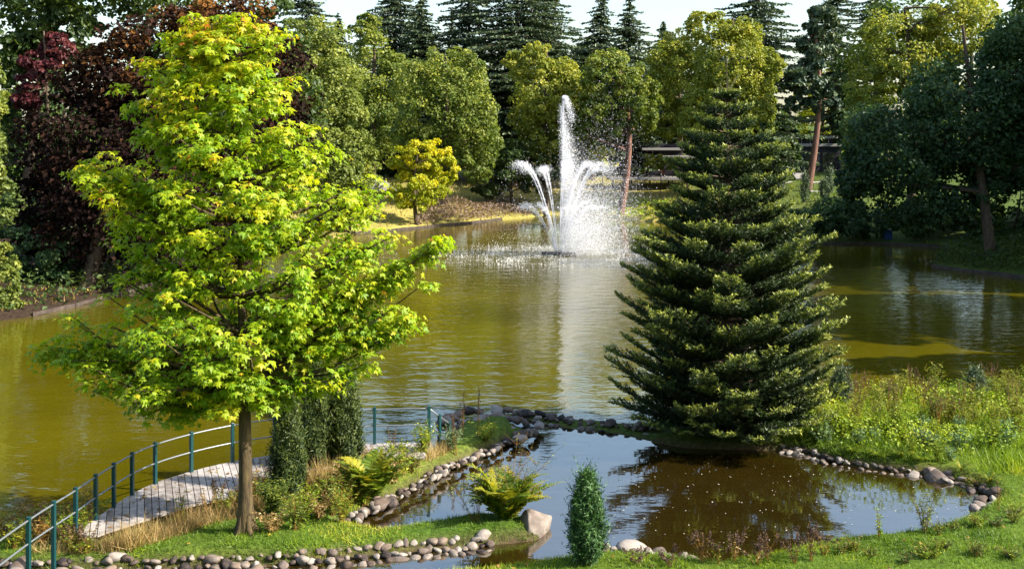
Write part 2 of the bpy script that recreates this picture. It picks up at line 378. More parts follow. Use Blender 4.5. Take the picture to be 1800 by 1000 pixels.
mb = MB(); mb.add([(-120, 10, 0), (60, 10, 0), (60, 140, 0), (-120, 140, 0)], [[0, 1, 2, 3]])
mb.build('lake_water', M['lake'], kind='structure', label='murky olive lake with the fountain in it', cat='lake')
bmw = bmesh.new()                                         # the pond sheet, 5 cm above the lake, ends at the weir
c = POND.copy(); cen = c.mean(0)
vv = []
for k in range(len(c)):
    a, b_, e = c[k - 1], c[k], c[(k + 1) % len(c)]
    t = nrm((e - a)[None])[0]; nn = np.array([-t[1], t[0]])
    tst = b_ + nn * .05
    if sdf(POND, np.array([tst[0]]), np.array([tst[1]]))[0] < 0: nn = -nn
    off = .14 if not (k in (0, len(c) - 1)) else 0.0
    vv.append(bmw.verts.new((b_[0] + nn[0] * off, b_[1] + nn[1] * off, .05)))
bmw.faces.new(vv); bmesh.ops.triangulate(bmw, faces=bmw.faces[:])
bmesh.ops.recalc_face_normals(bmw, faces=bmw.faces[:])
for f_ in bmw.faces:
    if f_.normal.z < 0: f_.normal_flip()
me = bpy.data.meshes.new('pond_water'); bmw.to_mesh(me); bmw.free(); me.materials.append(M['pond'])
link('pond_water', me, kind='structure', label='small dark pond inside the stone edging', cat='pond')
mb = MB(); mb.add([(.35, 31.85, .05), (.1, 32.9, .05), (-.15, 32.75, -.02), (.12, 31.95, -.02)], [[0, 1, 2, 3]])
mb.build('weir_water', M['pond'], kind='structure', label='water spilling between the stones into the lake', cat='water')

def gz1(x, y): return float(ground_z(np.array([x]), np.array([y]))[0])
def on_ground(px, py, it=4):                              # photo pixel -> the terrain there
    z = .35
    for _ in range(it):
        p = GX(px, py, z); z = .5 * z + .5 * gz1(p[0], p[1])
    p = GX(px, py, z); p[2] = gz1(p[0], p[1]); return p

# ------------------------------------------------------------------ background trees
def limb(mb, a, b, r0, r1, r, bend=.12, sides=5, n=5, mat=0):
    a = np.asarray(a, float); b = np.asarray(b, float); L = np.linalg.norm(b - a)
    t = np.linspace(0, 1, n)[:, None]
    k = r.normal(size=3) * bend * L; k[2] = abs(k[2]) * .6
    p = a + (b - a) * t + np.sin(t * np.pi) * k
    v, f = tube(p, np.linspace(r0, r1, n), sides); mb.add(v, f, .5, mat)
    return p
def crown_leaves(mb, r, lobes, n, size, clump=.30, per=70, flat=.75, outward=.55, tb=(.0, 1.0), templ=(RH, RHF), droop=0.0, clip_bottom=-.85, hzw=.25):
    refs = [l[2] if len(l) > 2 else np.cbrt(np.prod(l[1])) for l in lobes]
    lobes = [(np.asarray(l[0], float), np.asarray(l[1], float)) for l in lobes]
    w = np.array([(q[0] * q[2]) for _, q in lobes]); w = w / w.sum()
    M_ = max(6, int(n / per)); ends = []
    cnt = r.multinomial(M_, w)
    zmin = min(c_[2] - q[2] for c_, q in lobes); zmax = max(c_[2] + q[2] for c_, q in lobes)
    for (c_, q), m, ref in zip(lobes, cnt, refs):
        u = rdir(r, m * 2); u = u[u[:, 2] > clip_bottom][:m]
        rad = r.uniform(.55, 1.0, len(u)) ** .6
        cc = c_ + u * q * rad[:, None]
        keep = np.ones(len(u), bool)
        for (c2, q2) in lobes:                            # drop clumps buried in another lobe
            if c2 is c_: continue
            keep &= (((cc - c2) / q2) ** 2).sum(1) > .30
        cc, u = cc[keep], u[keep]
        if not len(cc): continue
        cr = clump * ref * r.uniform(.55, 1.2, len(cc))
        k = np.repeat(np.arange(len(cc)), per)
        v = nrm(r.normal(size=(len(k), 3)) + outward * u[k] + np.array([0, 0, .25]))
        s = r.uniform(.35, 1.12, len(k)) ** .5
        pos = cc[k] + v * (cr[k] * s)[:, None] * np.array([1, 1, flat])
        nor = nrm(v * .5 + u[k] * .25 + np.array([0, 0, .35]) + r.normal(size=v.shape) * .55)
        al = nrm(r.normal(size=v.shape) + np.array([0, 0, -droop]) + v * .6)
        ct = r.uniform(0, 1, len(cc))
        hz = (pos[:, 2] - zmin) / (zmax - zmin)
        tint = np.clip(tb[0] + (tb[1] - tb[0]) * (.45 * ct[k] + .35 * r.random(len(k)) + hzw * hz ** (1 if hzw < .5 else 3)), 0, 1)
        V, Fc = place(templ[0], templ[1], pos, nor, al, size * r.uniform(.65, 1.35, len(k)))
        mb.add(V, Fc, np.repeat(tint, len(templ[1])))
        ends.append(cc)
    return np.concatenate(ends) if ends else np.zeros((0, 3))
def lobe(px, py, Y, rx, ry, depth=.9):
    s = Y / F; return (PX(px, py, Y), np.array([rx * s, max(rx, ry * .7) * s * depth, ry * s]))
def broadleaf(name, label, cat, seed, Y, lobes, base, col, n, size, trunk_r=.35, clump=.30, per=70, limbs=10, group=None, bark='bark', sub=7, **kw):
    """base: (px, Y) of the trunk; the foot stands on the terrain there"""
    r = np.random.default_rng(seed)
    bx = (base[0] - CX) / F * base[1]; by = base[1]; bz = gz1(bx, by) - .1
    o = thing(name, label, cat, (bx, by, bz), group=group)
    off = np.array([bx, by, bz])
    L = [lobe(l[0], l[1], Y + (l[4] if len(l) > 4 else 0), l[2], l[3]) for l in lobes]
    L = [(c_ - off, q) for c_, q in L]
    if sub:
        L2 = []
        for c_, q in L:
            cb = np.cbrt(q.prod()); L2.append((c_, q * .80, cb))
            for u_ in rdir(r, sub): L2.append((c_ + u_ * q * r.uniform(.55, .82), q * r.uniform(.26, .46) * np.array([1, 1, r.uniform(.7, 1.1)]), cb * .8))
        L = L2
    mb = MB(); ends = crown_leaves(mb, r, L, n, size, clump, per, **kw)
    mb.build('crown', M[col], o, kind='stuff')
    tb = MB()
    top = max(l[0][2] + l[1][2] * .4 for l in L)
    cm = np.mean([l[0] for l in L], 0)
    p = limb(tb, (0, 0, 0), (cm[0] * .8, cm[1] * .8, top), trunk_r, trunk_r * .25, r, .03, 8, 9)
    if len(ends):
        for e in ends[r.permutation(len(ends))[:limbs]]:
            k = np.searchsorted(p[:, 2], max(e[2] - np.linalg.norm(e[:2] - cm[:2]) * .7, top * .15)); k = min(max(k, 1), len(p) - 1)
            limb(tb, p[k], e, trunk_r * .45 * (1 - k / len(p) * .5), .03, r, .08)
    tb.build('trunk', M[bark], o, smooth=True)
    return o
def conifer(name, label, seed, px, top_py, half_px, Y, n_tier=44, col='pine', bare=.12, cat='conifer', group='conifers rising behind the broadleaf trees', droop=.25, gap=.0, dens=1.0):
    r = np.random.default_rng(seed)
    bx = (px - CX) / F * Y; bz = gz1(bx, Y) - .2
    H = PX(px, top_py, Y)[2] - bz; R = half_px / F * Y
    o = thing(name, label, cat, (bx, Y, bz), group=group)
    tb = MB(); lean = r.normal(size=2) * .02 * H
    v, f = tube([(0, 0, 0), (lean[0] * .5, lean[1] * .5, H * .5), (lean[0], lean[1], H)], [.38, .25, .02], 7); tb.add(v, f)
    mb = MB()
    for t in bare + (.99 - bare) * np.linspace(0, 1, n_tier) ** .8:
        rr = min(R * 1.35, (1 - t) * H * .48 * R / 3.0) * r.uniform(.75, 1.15) + .12
        nb = max(4, int(r.integers(8, 12)))
        a0 = r.uniform(0, 6.28)
        for b_ in range(nb):
            if r.random() < gap: continue
            a = a0 + b_ / nb * 6.283 + r.normal() * .2
            L = rr * r.uniform(.45, 1.4); m = max(4, int(L * 8 * dens))
            s = np.linspace(.12, 1, m) * L
            z = t * H - droop * s + .10 * s ** 2 / max(L, .1) + r.uniform(-.55, .55) * H / n_tier
            p = np.stack([np.cos(a) * s + lean[0] * t, np.sin(a) * s + lean[1] * t, z], -1)
            side = np.array([-np.sin(a), np.cos(a), 0])
            pos = np.repeat(p, 2, 0); sg = np.tile([1, -1], m)[:, None]
            wd = (1 - .75 * np.repeat(s, 2) / L)[:, None] * L * .35
            pos = pos + side * sg * wd * r.uniform(.1, 1, (2 * m, 1)) + r.normal(size=pos.shape) * .05
            al = nrm(np.array([np.cos(a), np.sin(a), 0]) * .7 + side * sg * .6 + np.array([0, 0, -.5]) + r.normal(size=pos.shape) * .25)
            nor = nrm(np.array([0, 0, 1.0]) + r.normal(size=pos.shape) * .45)
            V, Fc = place(RH * [.8, 1, 1], RHF, pos, nor, al, r.uniform(.4, .85, len(pos)) * (.65 + .35 * (1 - t)))
            mb.add(V, Fc, np.clip(.15 + .5 * r.random(len(pos)) + .3 * np.repeat(s, 2) / L, 0, 1))
            v, f = tube(p[[0, -1]], [.05, .01], 3); tb.add(v, f)
    mb.build('crown', M[col], o, kind='stuff'); tb.build('trunk', M['bark'], o, smooth=True)
    return o

BT = []
# left bank
broadleaf('copper_beech', 'huge dark copper beech with sunlit top tinted orange behind the yellow maple', 'tree', 11, 62,
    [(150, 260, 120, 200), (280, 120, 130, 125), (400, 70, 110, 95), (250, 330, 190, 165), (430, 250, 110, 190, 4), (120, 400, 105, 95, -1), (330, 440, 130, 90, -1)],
    (152, 59.5), 'copper', 50000, .27, .42, clump=.33, per=90, limbs=8, hzw=.52, sub=3)  # hzw paints the sunlit orange top into the leaf tint
broadleaf('red_plum_tree', 'crimson-leaved tree top beside the copper beech', 'tree', 12, 66, [(72, 115, 36, 40), (100, 80, 36, 30), (45, 165, 26, 40)], (70, 66), 'crimson', 5000, .3, .2)
broadleaf('broadleaf_tree', 'dark green tree in the top corner behind the crimson tree', 'tree', 13, 84, [(30, 20, 120, 110), (170, -10, 100, 90), (60, 130, 70, 90), (-40, 230, 80, 160), (110, 60, 80, 60)], (30, 84), 'dark', 18000, .45, .4, sub=3)
broadleaf('cypress_tree', 'pale olive tree cut by the left picture edge above the rhododendron', 'tree', 14, 56, [(-35, 170, 42, 100), (-34, 300, 48, 100), (-22, 370, 42, 40)], (-40, 56), 'grey', 9000, .26, .25)
broadleaf('rhododendron', 'rounded sunlit olive rhododendron at the left water edge', 'shrub', 15, 52.6, [(-5, 490, 44, 62), (8, 535, 32, 32), (-15, 460, 36, 40)], (-10, 53.4), 'grey', 9000, .17, .1, clump=.28)
broadleaf('shade_shrub', 'dark leafy shrub under the copper beech beside the trunk', 'shrub', 16, 60, [(70, 450, 75, 60), (30, 420, 50, 40), (110, 480, 40, 35)], (70, 60), 'bluedark', 7000, .24, .1)
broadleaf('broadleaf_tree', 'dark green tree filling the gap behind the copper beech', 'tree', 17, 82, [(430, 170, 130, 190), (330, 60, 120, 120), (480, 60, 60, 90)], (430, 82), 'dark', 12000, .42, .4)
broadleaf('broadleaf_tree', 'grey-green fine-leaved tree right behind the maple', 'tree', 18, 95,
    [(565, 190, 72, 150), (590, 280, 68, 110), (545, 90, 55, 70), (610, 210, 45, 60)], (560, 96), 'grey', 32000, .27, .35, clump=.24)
broadleaf('golden_shrub', 'yellow-green shrub at the shore left of the golden tree', 'shrub', 19, 98, [(620, 335, 42, 60), (650, 355, 25, 32), (600, 370, 40, 40), (640, 388, 24, 18)], (615, 98.6), 'yellowgreen', 8000, .26, .12)
broadleaf('dark_shrub', 'dark thicket on the bank behind the copper beech trunks', 'shrub', 42, 76, [(150, 400, 130, 80), (330, 400, 140, 90), (20, 380, 90, 70), (480, 380, 80, 80)], (200, 76), 'dark', 12000, .42, .2)
broadleaf('broadleaf_tree', 'dark tree of the left wood behind the crimson tree foot', 'tree', 45, 100, [(60, 250, 110, 110), (190, 270, 90, 110), (-60, 280, 90, 110), (300, 250, 90, 120)], (90, 100), 'dark', 14000, .5, .4, sub=2)
# centre
broadleaf('broadleaf_tree', 'tall dark tree with sunlit yellow crown top left of the round tree', 'tree', 20, 130, [(655, 130, 48, 100), (640, 60, 32, 42), (690, 170, 40, 90), (650, 230, 50, 80)], (655, 131), 'mid', 20000, .33, .4)
broadleaf('broadleaf_tree', 'big round green tree behind the golden tree', 'tree', 21, 117,
    [(775, 180, 90, 100), (830, 230, 55, 90), (735, 235, 50, 75), (790, 115, 60, 40), (840, 290, 38, 42, -2), (760, 290, 60, 40)], (780, 119), 'mid', 42000, .28, .45, clump=.26)
broadleaf('golden_tree', 'small golden-yellow autumn tree leaning over the far shore', 'tree', 22, 106.5,
    [(745, 275, 45, 35), (780, 300, 28, 38), (705, 285, 28, 34), (740, 325, 55, 32), (725, 350, 45, 22, -1)], (733, 106.5), 'gold', 18000, .23, .22, clump=.27, limbs=14)
broadleaf('broadleaf_tree', 'yellow-green tree directly behind the fountain jet', 'tree', 23, 124,
    [(955, 170, 65, 80), (935, 115, 48, 38), (1000, 180, 35, 60), (960, 240, 60, 50)], (960, 125), 'yellowgreen', 30000, .28, .4, clump=.26)
broadleaf('dark_shrub', 'dark foliage added for the shade low behind the left fountain jets', 'shrub', 24, 123, [(900, 285, 45, 55), (860, 320, 40, 25), (950, 300, 40, 40)], (900, 124), 'dark', 10000, .36, .2)  # foliage mass added as the dark shade below the fountain tree
broadleaf('dark_shrub', 'dark green foliage added for the shade low to the right of the tall jet', 'shrub', 25, 126, [(1010, 265, 45, 50), (1035, 220, 35, 50)], (1015, 127), 'mid', 8000, .34, .2)  # second foliage mass added for the shade below that tree
broadleaf('oak_tree', 'open-crowned oak with bare trunk left of the terrace', 'tree', 26, 121,
    [(1075, 140, 62, 55), (1045, 200, 40, 45), (1120, 190, 48, 60), (1085, 230, 40, 26)], (1090, 120), 'mid', 24000, .28, .42, clump=.24, limbs=22, bark='pine_bark')
broadleaf('golden_shrub', 'yellowing bush beside the oak trunk', 'shrub', 27, 121.5, [(1060, 280, 22, 26), (1040, 292, 16, 16)], (1055, 122), 'gold', 2500, .3, .1)
broadleaf('broadleaf_tree', 'bright yellow-green tree above the terrace left of the fir', 'tree', 28, 128, [(1190, 130, 55, 80), (1160, 200, 42, 60), (1215, 210, 40, 60)], (1195, 146), 'yellowgreen', 24000, .28, .4, clump=.26)
broadleaf('broadleaf_tree', 'large sunlit yellow-green tree rising behind the fir', 'tree', 29, 104,
    [(1290, 110, 70, 85), (1320, 205, 52, 60), (1245, 55, 50, 40), (1250, 200, 60, 70), (1340, 130, 38, 60)], (1290, 106), 'yellowgreen', 36000, .26, .45, clump=.25)
broadleaf('shore_bush', 'leafy yellow-green bush in front of the terrace roofs', 'shrub', 46, 133, [(1150, 285, 24, 18), (1185, 290, 26, 16), (1120, 300, 16, 10)], (1160, 134), 'yellowgreen', 4000, .28, .06)
broadleaf('shore_bush', 'small bright bush on the spit behind the fir', 'shrub', 30, 113, [(1155, 370, 26, 14), (1180, 378, 22, 10)], (1160, 113.6), 'yellowgreen', 2500, .26, .06)
# right bank
broadleaf('broadleaf_tree', 'sunlit yellow-green tree high above the shaded right bank', 'tree', 31, 98,
    [(1590, 90, 85, 80), (1530, 170, 48, 75), (1690, 50, 80, 75), (1640, 150, 70, 60), (1510, 240, 40, 50)], (1600, 100), 'yellowgreen', 34000, .27, .45, clump=.24, limbs=20)
broadleaf('broadleaf_tree', 'large shaded blue-green tree overhanging the right bank', 'tree', 32, 74,
    [(1690, 210, 110, 125), (1580, 270, 110, 90), (1790, 130, 70, 110), (1512, 310, 42, 60), (1620, 360, 95, 42), (1800, 280, 70, 90), (1740, 330, 60, 40)], (1742, 72.5), 'bluedark', 48000, .27, .38, clump=.34, limbs=12, sub=4)
broadleaf('rhododendron', 'broad dark rhododendron at the water below the garden steps', 'shrub', 33, 90.5, [(1470, 385, 60, 40), (1420, 395, 36, 32), (1530, 395, 40, 32), (1395, 400, 25, 25)], (1470, 91.5), 'bluedark', 13000, .24, .1)
broadleaf('dark_shrub', 'shaded bush between the blue box and the promontory', 'shrub', 34, 88.5, [(1620, 385, 45, 42), (1665, 375, 40, 40)], (1630, 92), 'dark', 6000, .28, .1)
broadleaf('dark_shrub', 'dark thicket behind the leaning trunk on the promontory', 'shrub', 43, 86, [(1720, 385, 60, 40), (1800, 370, 70, 55), (1870, 380, 60, 60)], (1780, 86), 'dark', 8000, .3, .15)
broadleaf('broadleaf_tree', 'pale sunlit tree beyond the flat-roofed house', 'tree', 44, 165, [(1440, 215, 50, 40), (1460, 160, 50, 50), (1400, 230, 40, 40), (1470, 260, 50, 40)], (1440, 166), 'gold', 9000, .4, .3)
# unseen trees right of the frame shade the water
for sd_, (X_, Y_, h_, w_) in enumerate([(42, 66, 25, 7), (47, 74, 26, 7.5), (34.5, 48, 17, 4.2), (37.5, 52, 15, 3.0), (44, 62, 21, 5.5), (44, 84, 22, 7), (31, 36, 13, 3.0), (40, 44, 20, 4.5), (50, 76, 24, 7)]):
    px_ = X_ / Y_ * F + CX; s_ = F / Y_
    broadleaf('broadleaf_tree', 'tree on the right bank beyond the picture edge', 'tree', 60 + sd_, Y_, [(px_, YH - (h_ * .62 - CH) * s_, w_ * s_, h_ * .40 * s_), (px_ - 20, YH - (h_ * .42 - CH) * s_, w_ * 1.1 * s_, h_ * .25 * s_)], (px_, Y_), 'dark', 7000, .8, .4, sub=0, group='trees on the right bank beyond the picture edge')

SPR = ['tall spruce top above the maple crown right shoulder', 'small ragged spruce tip right of the grey-green tree', 'spruce above the tall dark tree, left of the close pair', 'spruce directly above the left part of the round green tree',
       'thin low spruce tip beside the broad spruce above the round tree', 'broad dark spruce above the right part of the round green tree', 'tallest dense spruce left above the yellow-green fountain tree', 'second spruce right above the yellow-green fountain tree',
       'spruce above the gap between fountain tree and oak', 'sharp symmetrical spruce standing above the oak', 'low spruce tip above the bright tree left of the fir', 'large dark spruce rising right behind the tree at the fir top',
       'gappy tall conifer above the pine', 'tall conifer beside the sunlit tree of the right bank', 'low dark spruce left of the pine trunk']
for k, (px_, ty, hw, Y_, gp) in enumerate([(545, -40, 40, 150, .0), (600, 25, 28, 152, .2), (690, -25, 42, 148, .1), (735, 0, 44, 142, .05), (792, 20, 20, 155, .25), (825, -25, 46, 144, .05), (905, -45, 48, 140, .1), (955, -25, 42, 146, .15),
        (1040, 5, 38, 150, .1), (1102, -5, 40, 140, .0), (1165, 40, 34, 155, .1), (1330, -70, 60, 126, .1), (1475, -70, 40, 152, .25), (1535, -80, 42, 155, .2), (1385, 185, 26, 152, .0)]):
    conifer('spruce', SPR[k], 100 + k, px_, ty - [20, 0, 45, 10, 0, 40, 30, 50, 20, 5, 0, 0, 0, 0, 0][k], hw * [1.1, 1, 1.3, .9, 1, 1.2, 1.4, 1.2, 1.1, .95, 1.2, 1, 1, 1, 1][k], Y_, gap=gp + [.1, .2, 0, .15][k % 4])
DKT = ['dark tree of the wood hidden behind the maple top', 'dark tree behind the grey-green tree', 'dark tree filling the gap left of the round green tree', 'dark tree in the gap between round tree and fountain tree', 'dark tree behind the oak crown',
       'dark tree above the terrace canopy', 'dark tree behind the bright tree left of the fir', 'dark low tree behind the flat-roofed house', 'dark tree behind the sunlit tree of the right bank', 'dark tree high behind the shaded blue-green tree',
       'dark tree at the top right picture corner', 'dark tree between fir and pine trunk', 'dark slim tree right of the pine trunk']
for k, (px_, py_, rx, ry, Y_) in enumerate([(480, 200, 80, 160, 150), (600, 200, 70, 120, 155), (700, 230, 70, 110, 150), (870, 190, 60, 110, 152), (1030, 170, 70, 110, 156), (1130, 180, 60, 110, 158), (1220, 170, 60, 110, 156), (1400, 300, 50, 40, 165), (1560, 180, 100, 170, 140), (1700, 110, 120, 240, 152), (1830, 170, 100, 170, 92), (1345, 240, 45, 60, 130), (1490, 210, 26, 70, 150)]):
    broadleaf('broadleaf_tree', DKT[k], 'tree', 140 + k, Y_, [(px_, py_, rx, ry), (px_ + 20, py_ + ry * .6, rx, ry * .6)], (px_, Y_), 'dark', 7000, .62, .4, per=50, group='dark trees of the wood behind')

# the pine with a bare reddish trunk by the house
broadleaf('pine_tree', 'tall pine with bare reddish trunk in front of the dark house', 'tree', 41, 122, [(1420, 140, 40, 34), (1440, 90, 34, 36), (1400, 180, 24, 16), (1450, 180, 34, 20), (1445, 40, 32, 34)], (1420, 122), 'pine', 9000, .5, .42, clump=.34, per=60, limbs=14, bark='pine_bark')

# ------------------------------------------------------------------ far shore structures
def shore_edging(name, label, pts, h=.28):
    o = thing(name, label, 'edging', (pts[0][0], pts[0][1], 0))
    p0 = np.array([pts[0][0], pts[0][1], 0])
    for a, b_ in zip(pts[:-1], pts[1:]):
        a = np.array([*a, 0.]); b_ = np.array([*b_, 0.]); L = np.linalg.norm(b_ - a); n = max(1, int(L / 2.0))
        for k in range(n):
            q = a + (b_ - a) * (k + .5) / n - p0
            ob = bevel_box('board', (L / n - .03, .07, h + random.uniform(-.03, .05)), .01, M['dark_wood'], o, tuple(q + np.array([0, 0, .06])), (0, 0, math.atan2(b_[1] - a[1], b_[0] - a[0])))
shore_edging('timber_edging', 'low dark timber boards along the far shore by the golden tree', [(-13.8, 99.0), (-10.5, 102.9), (-8, 106.9), (-4, 112.4), (-1, 117.9)])
shore_edging('timber_edging', 'low timber boards along the bank under the copper beech', [(-22.0, 52.2), (-21.2, 55.2), (-20.6, 58.8), (-19.5, 66)])
shore_edging('timber_edging', 'timber boards along the shaded promontory edge', [(36, 57), (31, 65.4), (28.2, 69.5), (26.9, 73)])
shore_edging('timber_edging', 'dark timber boards along the water below the blue box', [(33, 86), (29, 88.9), (22, 89.4)])

# terrace with roofs, tables and sitters
TY = 136.0
tx0, tx1 = (1072 - CX) / F * TY, (1215 - CX) / F * TY
tz = PX(0, 312, TY)[2]
ter = thing('terrace', 'pale raised terrace with flat canopy roofs left of the fir', 'terrace', ((tx0 + tx1) / 2, TY, tz))
W_ = tx1 - tx0
bevel_box('platform', (W_, 5, .35), .03, M['fascia'], ter, (0, 2.5, -.18))
for q in np.linspace(-W_ / 2 + .4, W_ / 2 - .4, 5):
    bevel_box('post', (.2, .2, 1.6), .02, M['dark_wood'], ter, (q, .6, -1.1))
bevel_box('back_wall', (W_ * .8, .3, 4.0), .02, M['house_dark'], ter, (.6, 5.2, 2.0))
bevel_box('canopy_roof', (5.4, 3.4, .28), .03, M['fascia'], ter, (1.9, 3.3, 3.35))
bevel_box('canopy_roof', (6.0, 3.0, .26), .03, M['fascia'], ter, (2.3, 1.9, 2.45))
for q in (-.6, 1.4, 3.4, 5.0): bevel_box('canopy_post', (.12, .12, 2.3), .01, M['dark_wood'], ter, (q, .8, 1.15))
def table_at(x, y, z, label):
    t = thing('terrace_table', label, 'table', (x, y, z))
    bevel_box('table_top', (1.2, .8, .06), .01, M['dark_wood'], t, (0, 0, .72))
    for sx in (-.5, .5):
        for sy in (-.3, .3): bevel_box('leg', (.06, .06, .7), .005, M['black'], t, (sx, sy, .35))
def seated_person(x, y, z, rz, cloth, label):
    o = thing('person', label, 'person', (x, y, z), rz)
    me = bpy.data.meshes.new('body')
    V = [(0, 0, .50), (0, 0, .72), (0, .02, .95), (0, .02, 1.06), (0, .03, 1.14), (0, .05, 1.24), (0, .05, 1.34),
         (-.10, .05, .50), (-.11, .42, .50), (-.11, .44, .06), (-.11, .58, .04), (.10, .05, .50), (.11, .42, .50), (.11, .44, .06), (.11, .58, .04),
         (-.19, .02, 1.0), (-.25, .05, .76), (-.17, .30, .76), (.19, .02, 1.0), (.25, .05, .76), (.17, .30, .76)]
    E = [(0, 1), (1, 2), (2, 3), (3, 4), (4, 5), (5, 6), (0, 7), (7, 8), (8, 9), (9, 10), (0, 11), (11, 12), (12, 13), (13, 14), (2, 15), (15, 16), (16, 17), (2, 18), (18, 19), (19, 20)]
    R_ = [.15, .14, .15, .07, .06, .10, .08, .10, .08, .05, .045, .10, .08, .05, .045, .065, .05, .035, .065, .05, .035]
    me.from_pydata(V, E, []); me.materials.append(cloth); me.materials.append(M['skin'])
    b = link('body', me, o); b.modifiers.new('s', 'SKIN')
    for sv, rr in zip(me.skin_vertices[0].data, R_): sv.radius = (rr, rr)
    me.skin_vertices[0].data[0].use_root = True
    b.modifiers.new('d', 'SUBSURF').levels = 1; b.modifiers['d'].render_levels = 1
    hm = bmesh.new(); bmesh.ops.create_icosphere(hm, subdivisions=2, radius=.115)
    for v in hm.verts: v.co.z *= 1.2
    h = bpy.data.meshes.new('head'); hm.to_mesh(h); hm.free(); h.materials.append(M['skin'])
    link('head', h, o, (0, .05, 1.29))
    hm = bmesh.new(); bmesh.ops.create_icosphere(hm, subdivisions=2, radius=.125)
    bmesh.ops.delete(hm, geom=[v for v in hm.verts if v.co.z < -.01 and v.co.y > -.02], context='VERTS')
    h = bpy.data.meshes.new('hair'); hm.to_mesh(h); hm.free(); h.materials.append(M['dark_wood'])
    link('hair', h, o, (0, .035, 1.315))
    bevel_box('chair', (.42, .42, .05), .01, M['dark_wood'], None, (x, y, z + .38), label='small dark seat under ' + label[:40].lower(), cat='seat')
for dx, lab in ((-.3, 'dark terrace table between the two sitters'), (2.3, 'dark terrace table close to the fir'), (-2.6, 'dark terrace table next to the oak trunk')):
    table_at(ter.location.x + dx, TY + 1.3, tz, lab)
seated_person(ter.location.x - 1.25, TY + 1.3, tz, -1.57, plain('cloth_white', (.6, .6, .6)), 'person in white sitting at the terrace table')
seated_person(ter.location.x + .65, TY + 1.3, tz, 1.57, plain('cloth_navy', (.03, .05, .14)), 'person in navy sitting at the terrace table')
seated_person(ter.location.x + 1.4, TY + 1.3, tz, -1.57, plain('cloth_coral', (.55, .16, .12)), 'person in coral sitting at the table by the fir')

# dark modern house by the pine
HY = 142.0
hz0 = gz1((1425 - CX) / F * HY, HY); hx = (1425 - CX) / F * HY
house = thing('house', 'dark flat-roofed house behind the bare pine trunk', 'house', (hx, HY, hz0 - .3))
hb = PX(0, 258, HY)[2] - hz0 + .3; ht = PX(0, 241, HY)[2] - hz0 + .3
bevel_box('wall', (7.4, 6, hb), .02, M['house_dark'], house, (0, 3, hb / 2))
bevel_box('lower_roof', (8.2, 6.6, .35), .03, M['fascia'], house, (0, 3, hb + .18))
bevel_box('upper_wall', (5.2, 4, ht - hb - .55), .02, M['house_dark'], house, (.6, 3.6, (hb + .36 + ht - .2) / 2))
bevel_box('upper_roof', (6.2, 4.8, .3), .03, M['fascia'], house, (.6, 3.4, ht - .03))
for q in (-1.2, -.1, 1.0, 2.2):
    w_ = bevel_box('window', (.8, .08, .7), .01, M['glass'], house, (q, 1.55, (hb + ht) / 2 + .08))
    bevel_box('frame', (.08, .06, .8), .01, M['fascia'], w_, (.46, -.03, 0))
for q in (-2.2, 0, 2.2):
    w_ = bevel_box('window', (1.5, .08, 2.0), .01, M['glass'], house, (q, -.05, hb * .5))
    bevel_box('frame', (.06, .06, 2.1), .01, M['black'], w_, (0, -.05, 0))

# garden steps, paths, posts on the right slope
stp = on_ground(1413, 322); stp_o = thing('garden_steps', 'short flight of grey steps on the sunny slope below the house', 'steps', stp)
for k in range(4): bevel_box('step', (2.0, .45, .18), .02, M['gravel'], stp_o, (0, .45 * k, .1 + .16 * k))
for (a, b_, lab) in (((1418, 326), (1462, 326), 'pale path strip beside the garden steps'), ((1425, 337), (1456, 338), 'lower pale path strip on the sunny slope'), ((1365, 326), (1392, 324), 'pale path strip left of the garden steps')):
    pa, pb = on_ground(*a), on_ground(*b_); mid = (pa + pb) / 2
    n_ = 12; t = np.linspace(0, 1, n_)[:, None]; ln = pa + (pb - pa) * t
    v = np.concatenate([ln + [0, -.6, 0], ln + [0, .6, 0]]); v[:, 2] = ground_z(v[:, 0], v[:, 1]) + .07
    mb = MB(); mb.add(v, [[k, k + 1, k + 1 + n_, k + n_] for k in range(n_ - 1)])
    mb.build('path', M['gravel'], kind='structure', label=lab, cat='path')
for k, (px_, py_) in enumerate([(1375, 323), (1397, 322), (1437, 306), (1447, 308), (1414, 305)]):
    p = on_ground(px_, py_)
    mb = MB(); v, f = tube([(0, 0, 0), (0, 0, .5), (0, 0, 1.0), (0, 0, 1.03)], [.09, .085, .08, .01], 7); mb.add(v, f)
    mb.build('slope_post', M['black'], loc=p, label='thin dark post on the sunny slope, ' + ['left of the steps', 'at the foot of the steps', 'right of the pine trunk', 'near the shaded tree', 'at the pine foot'][k], cat='post')

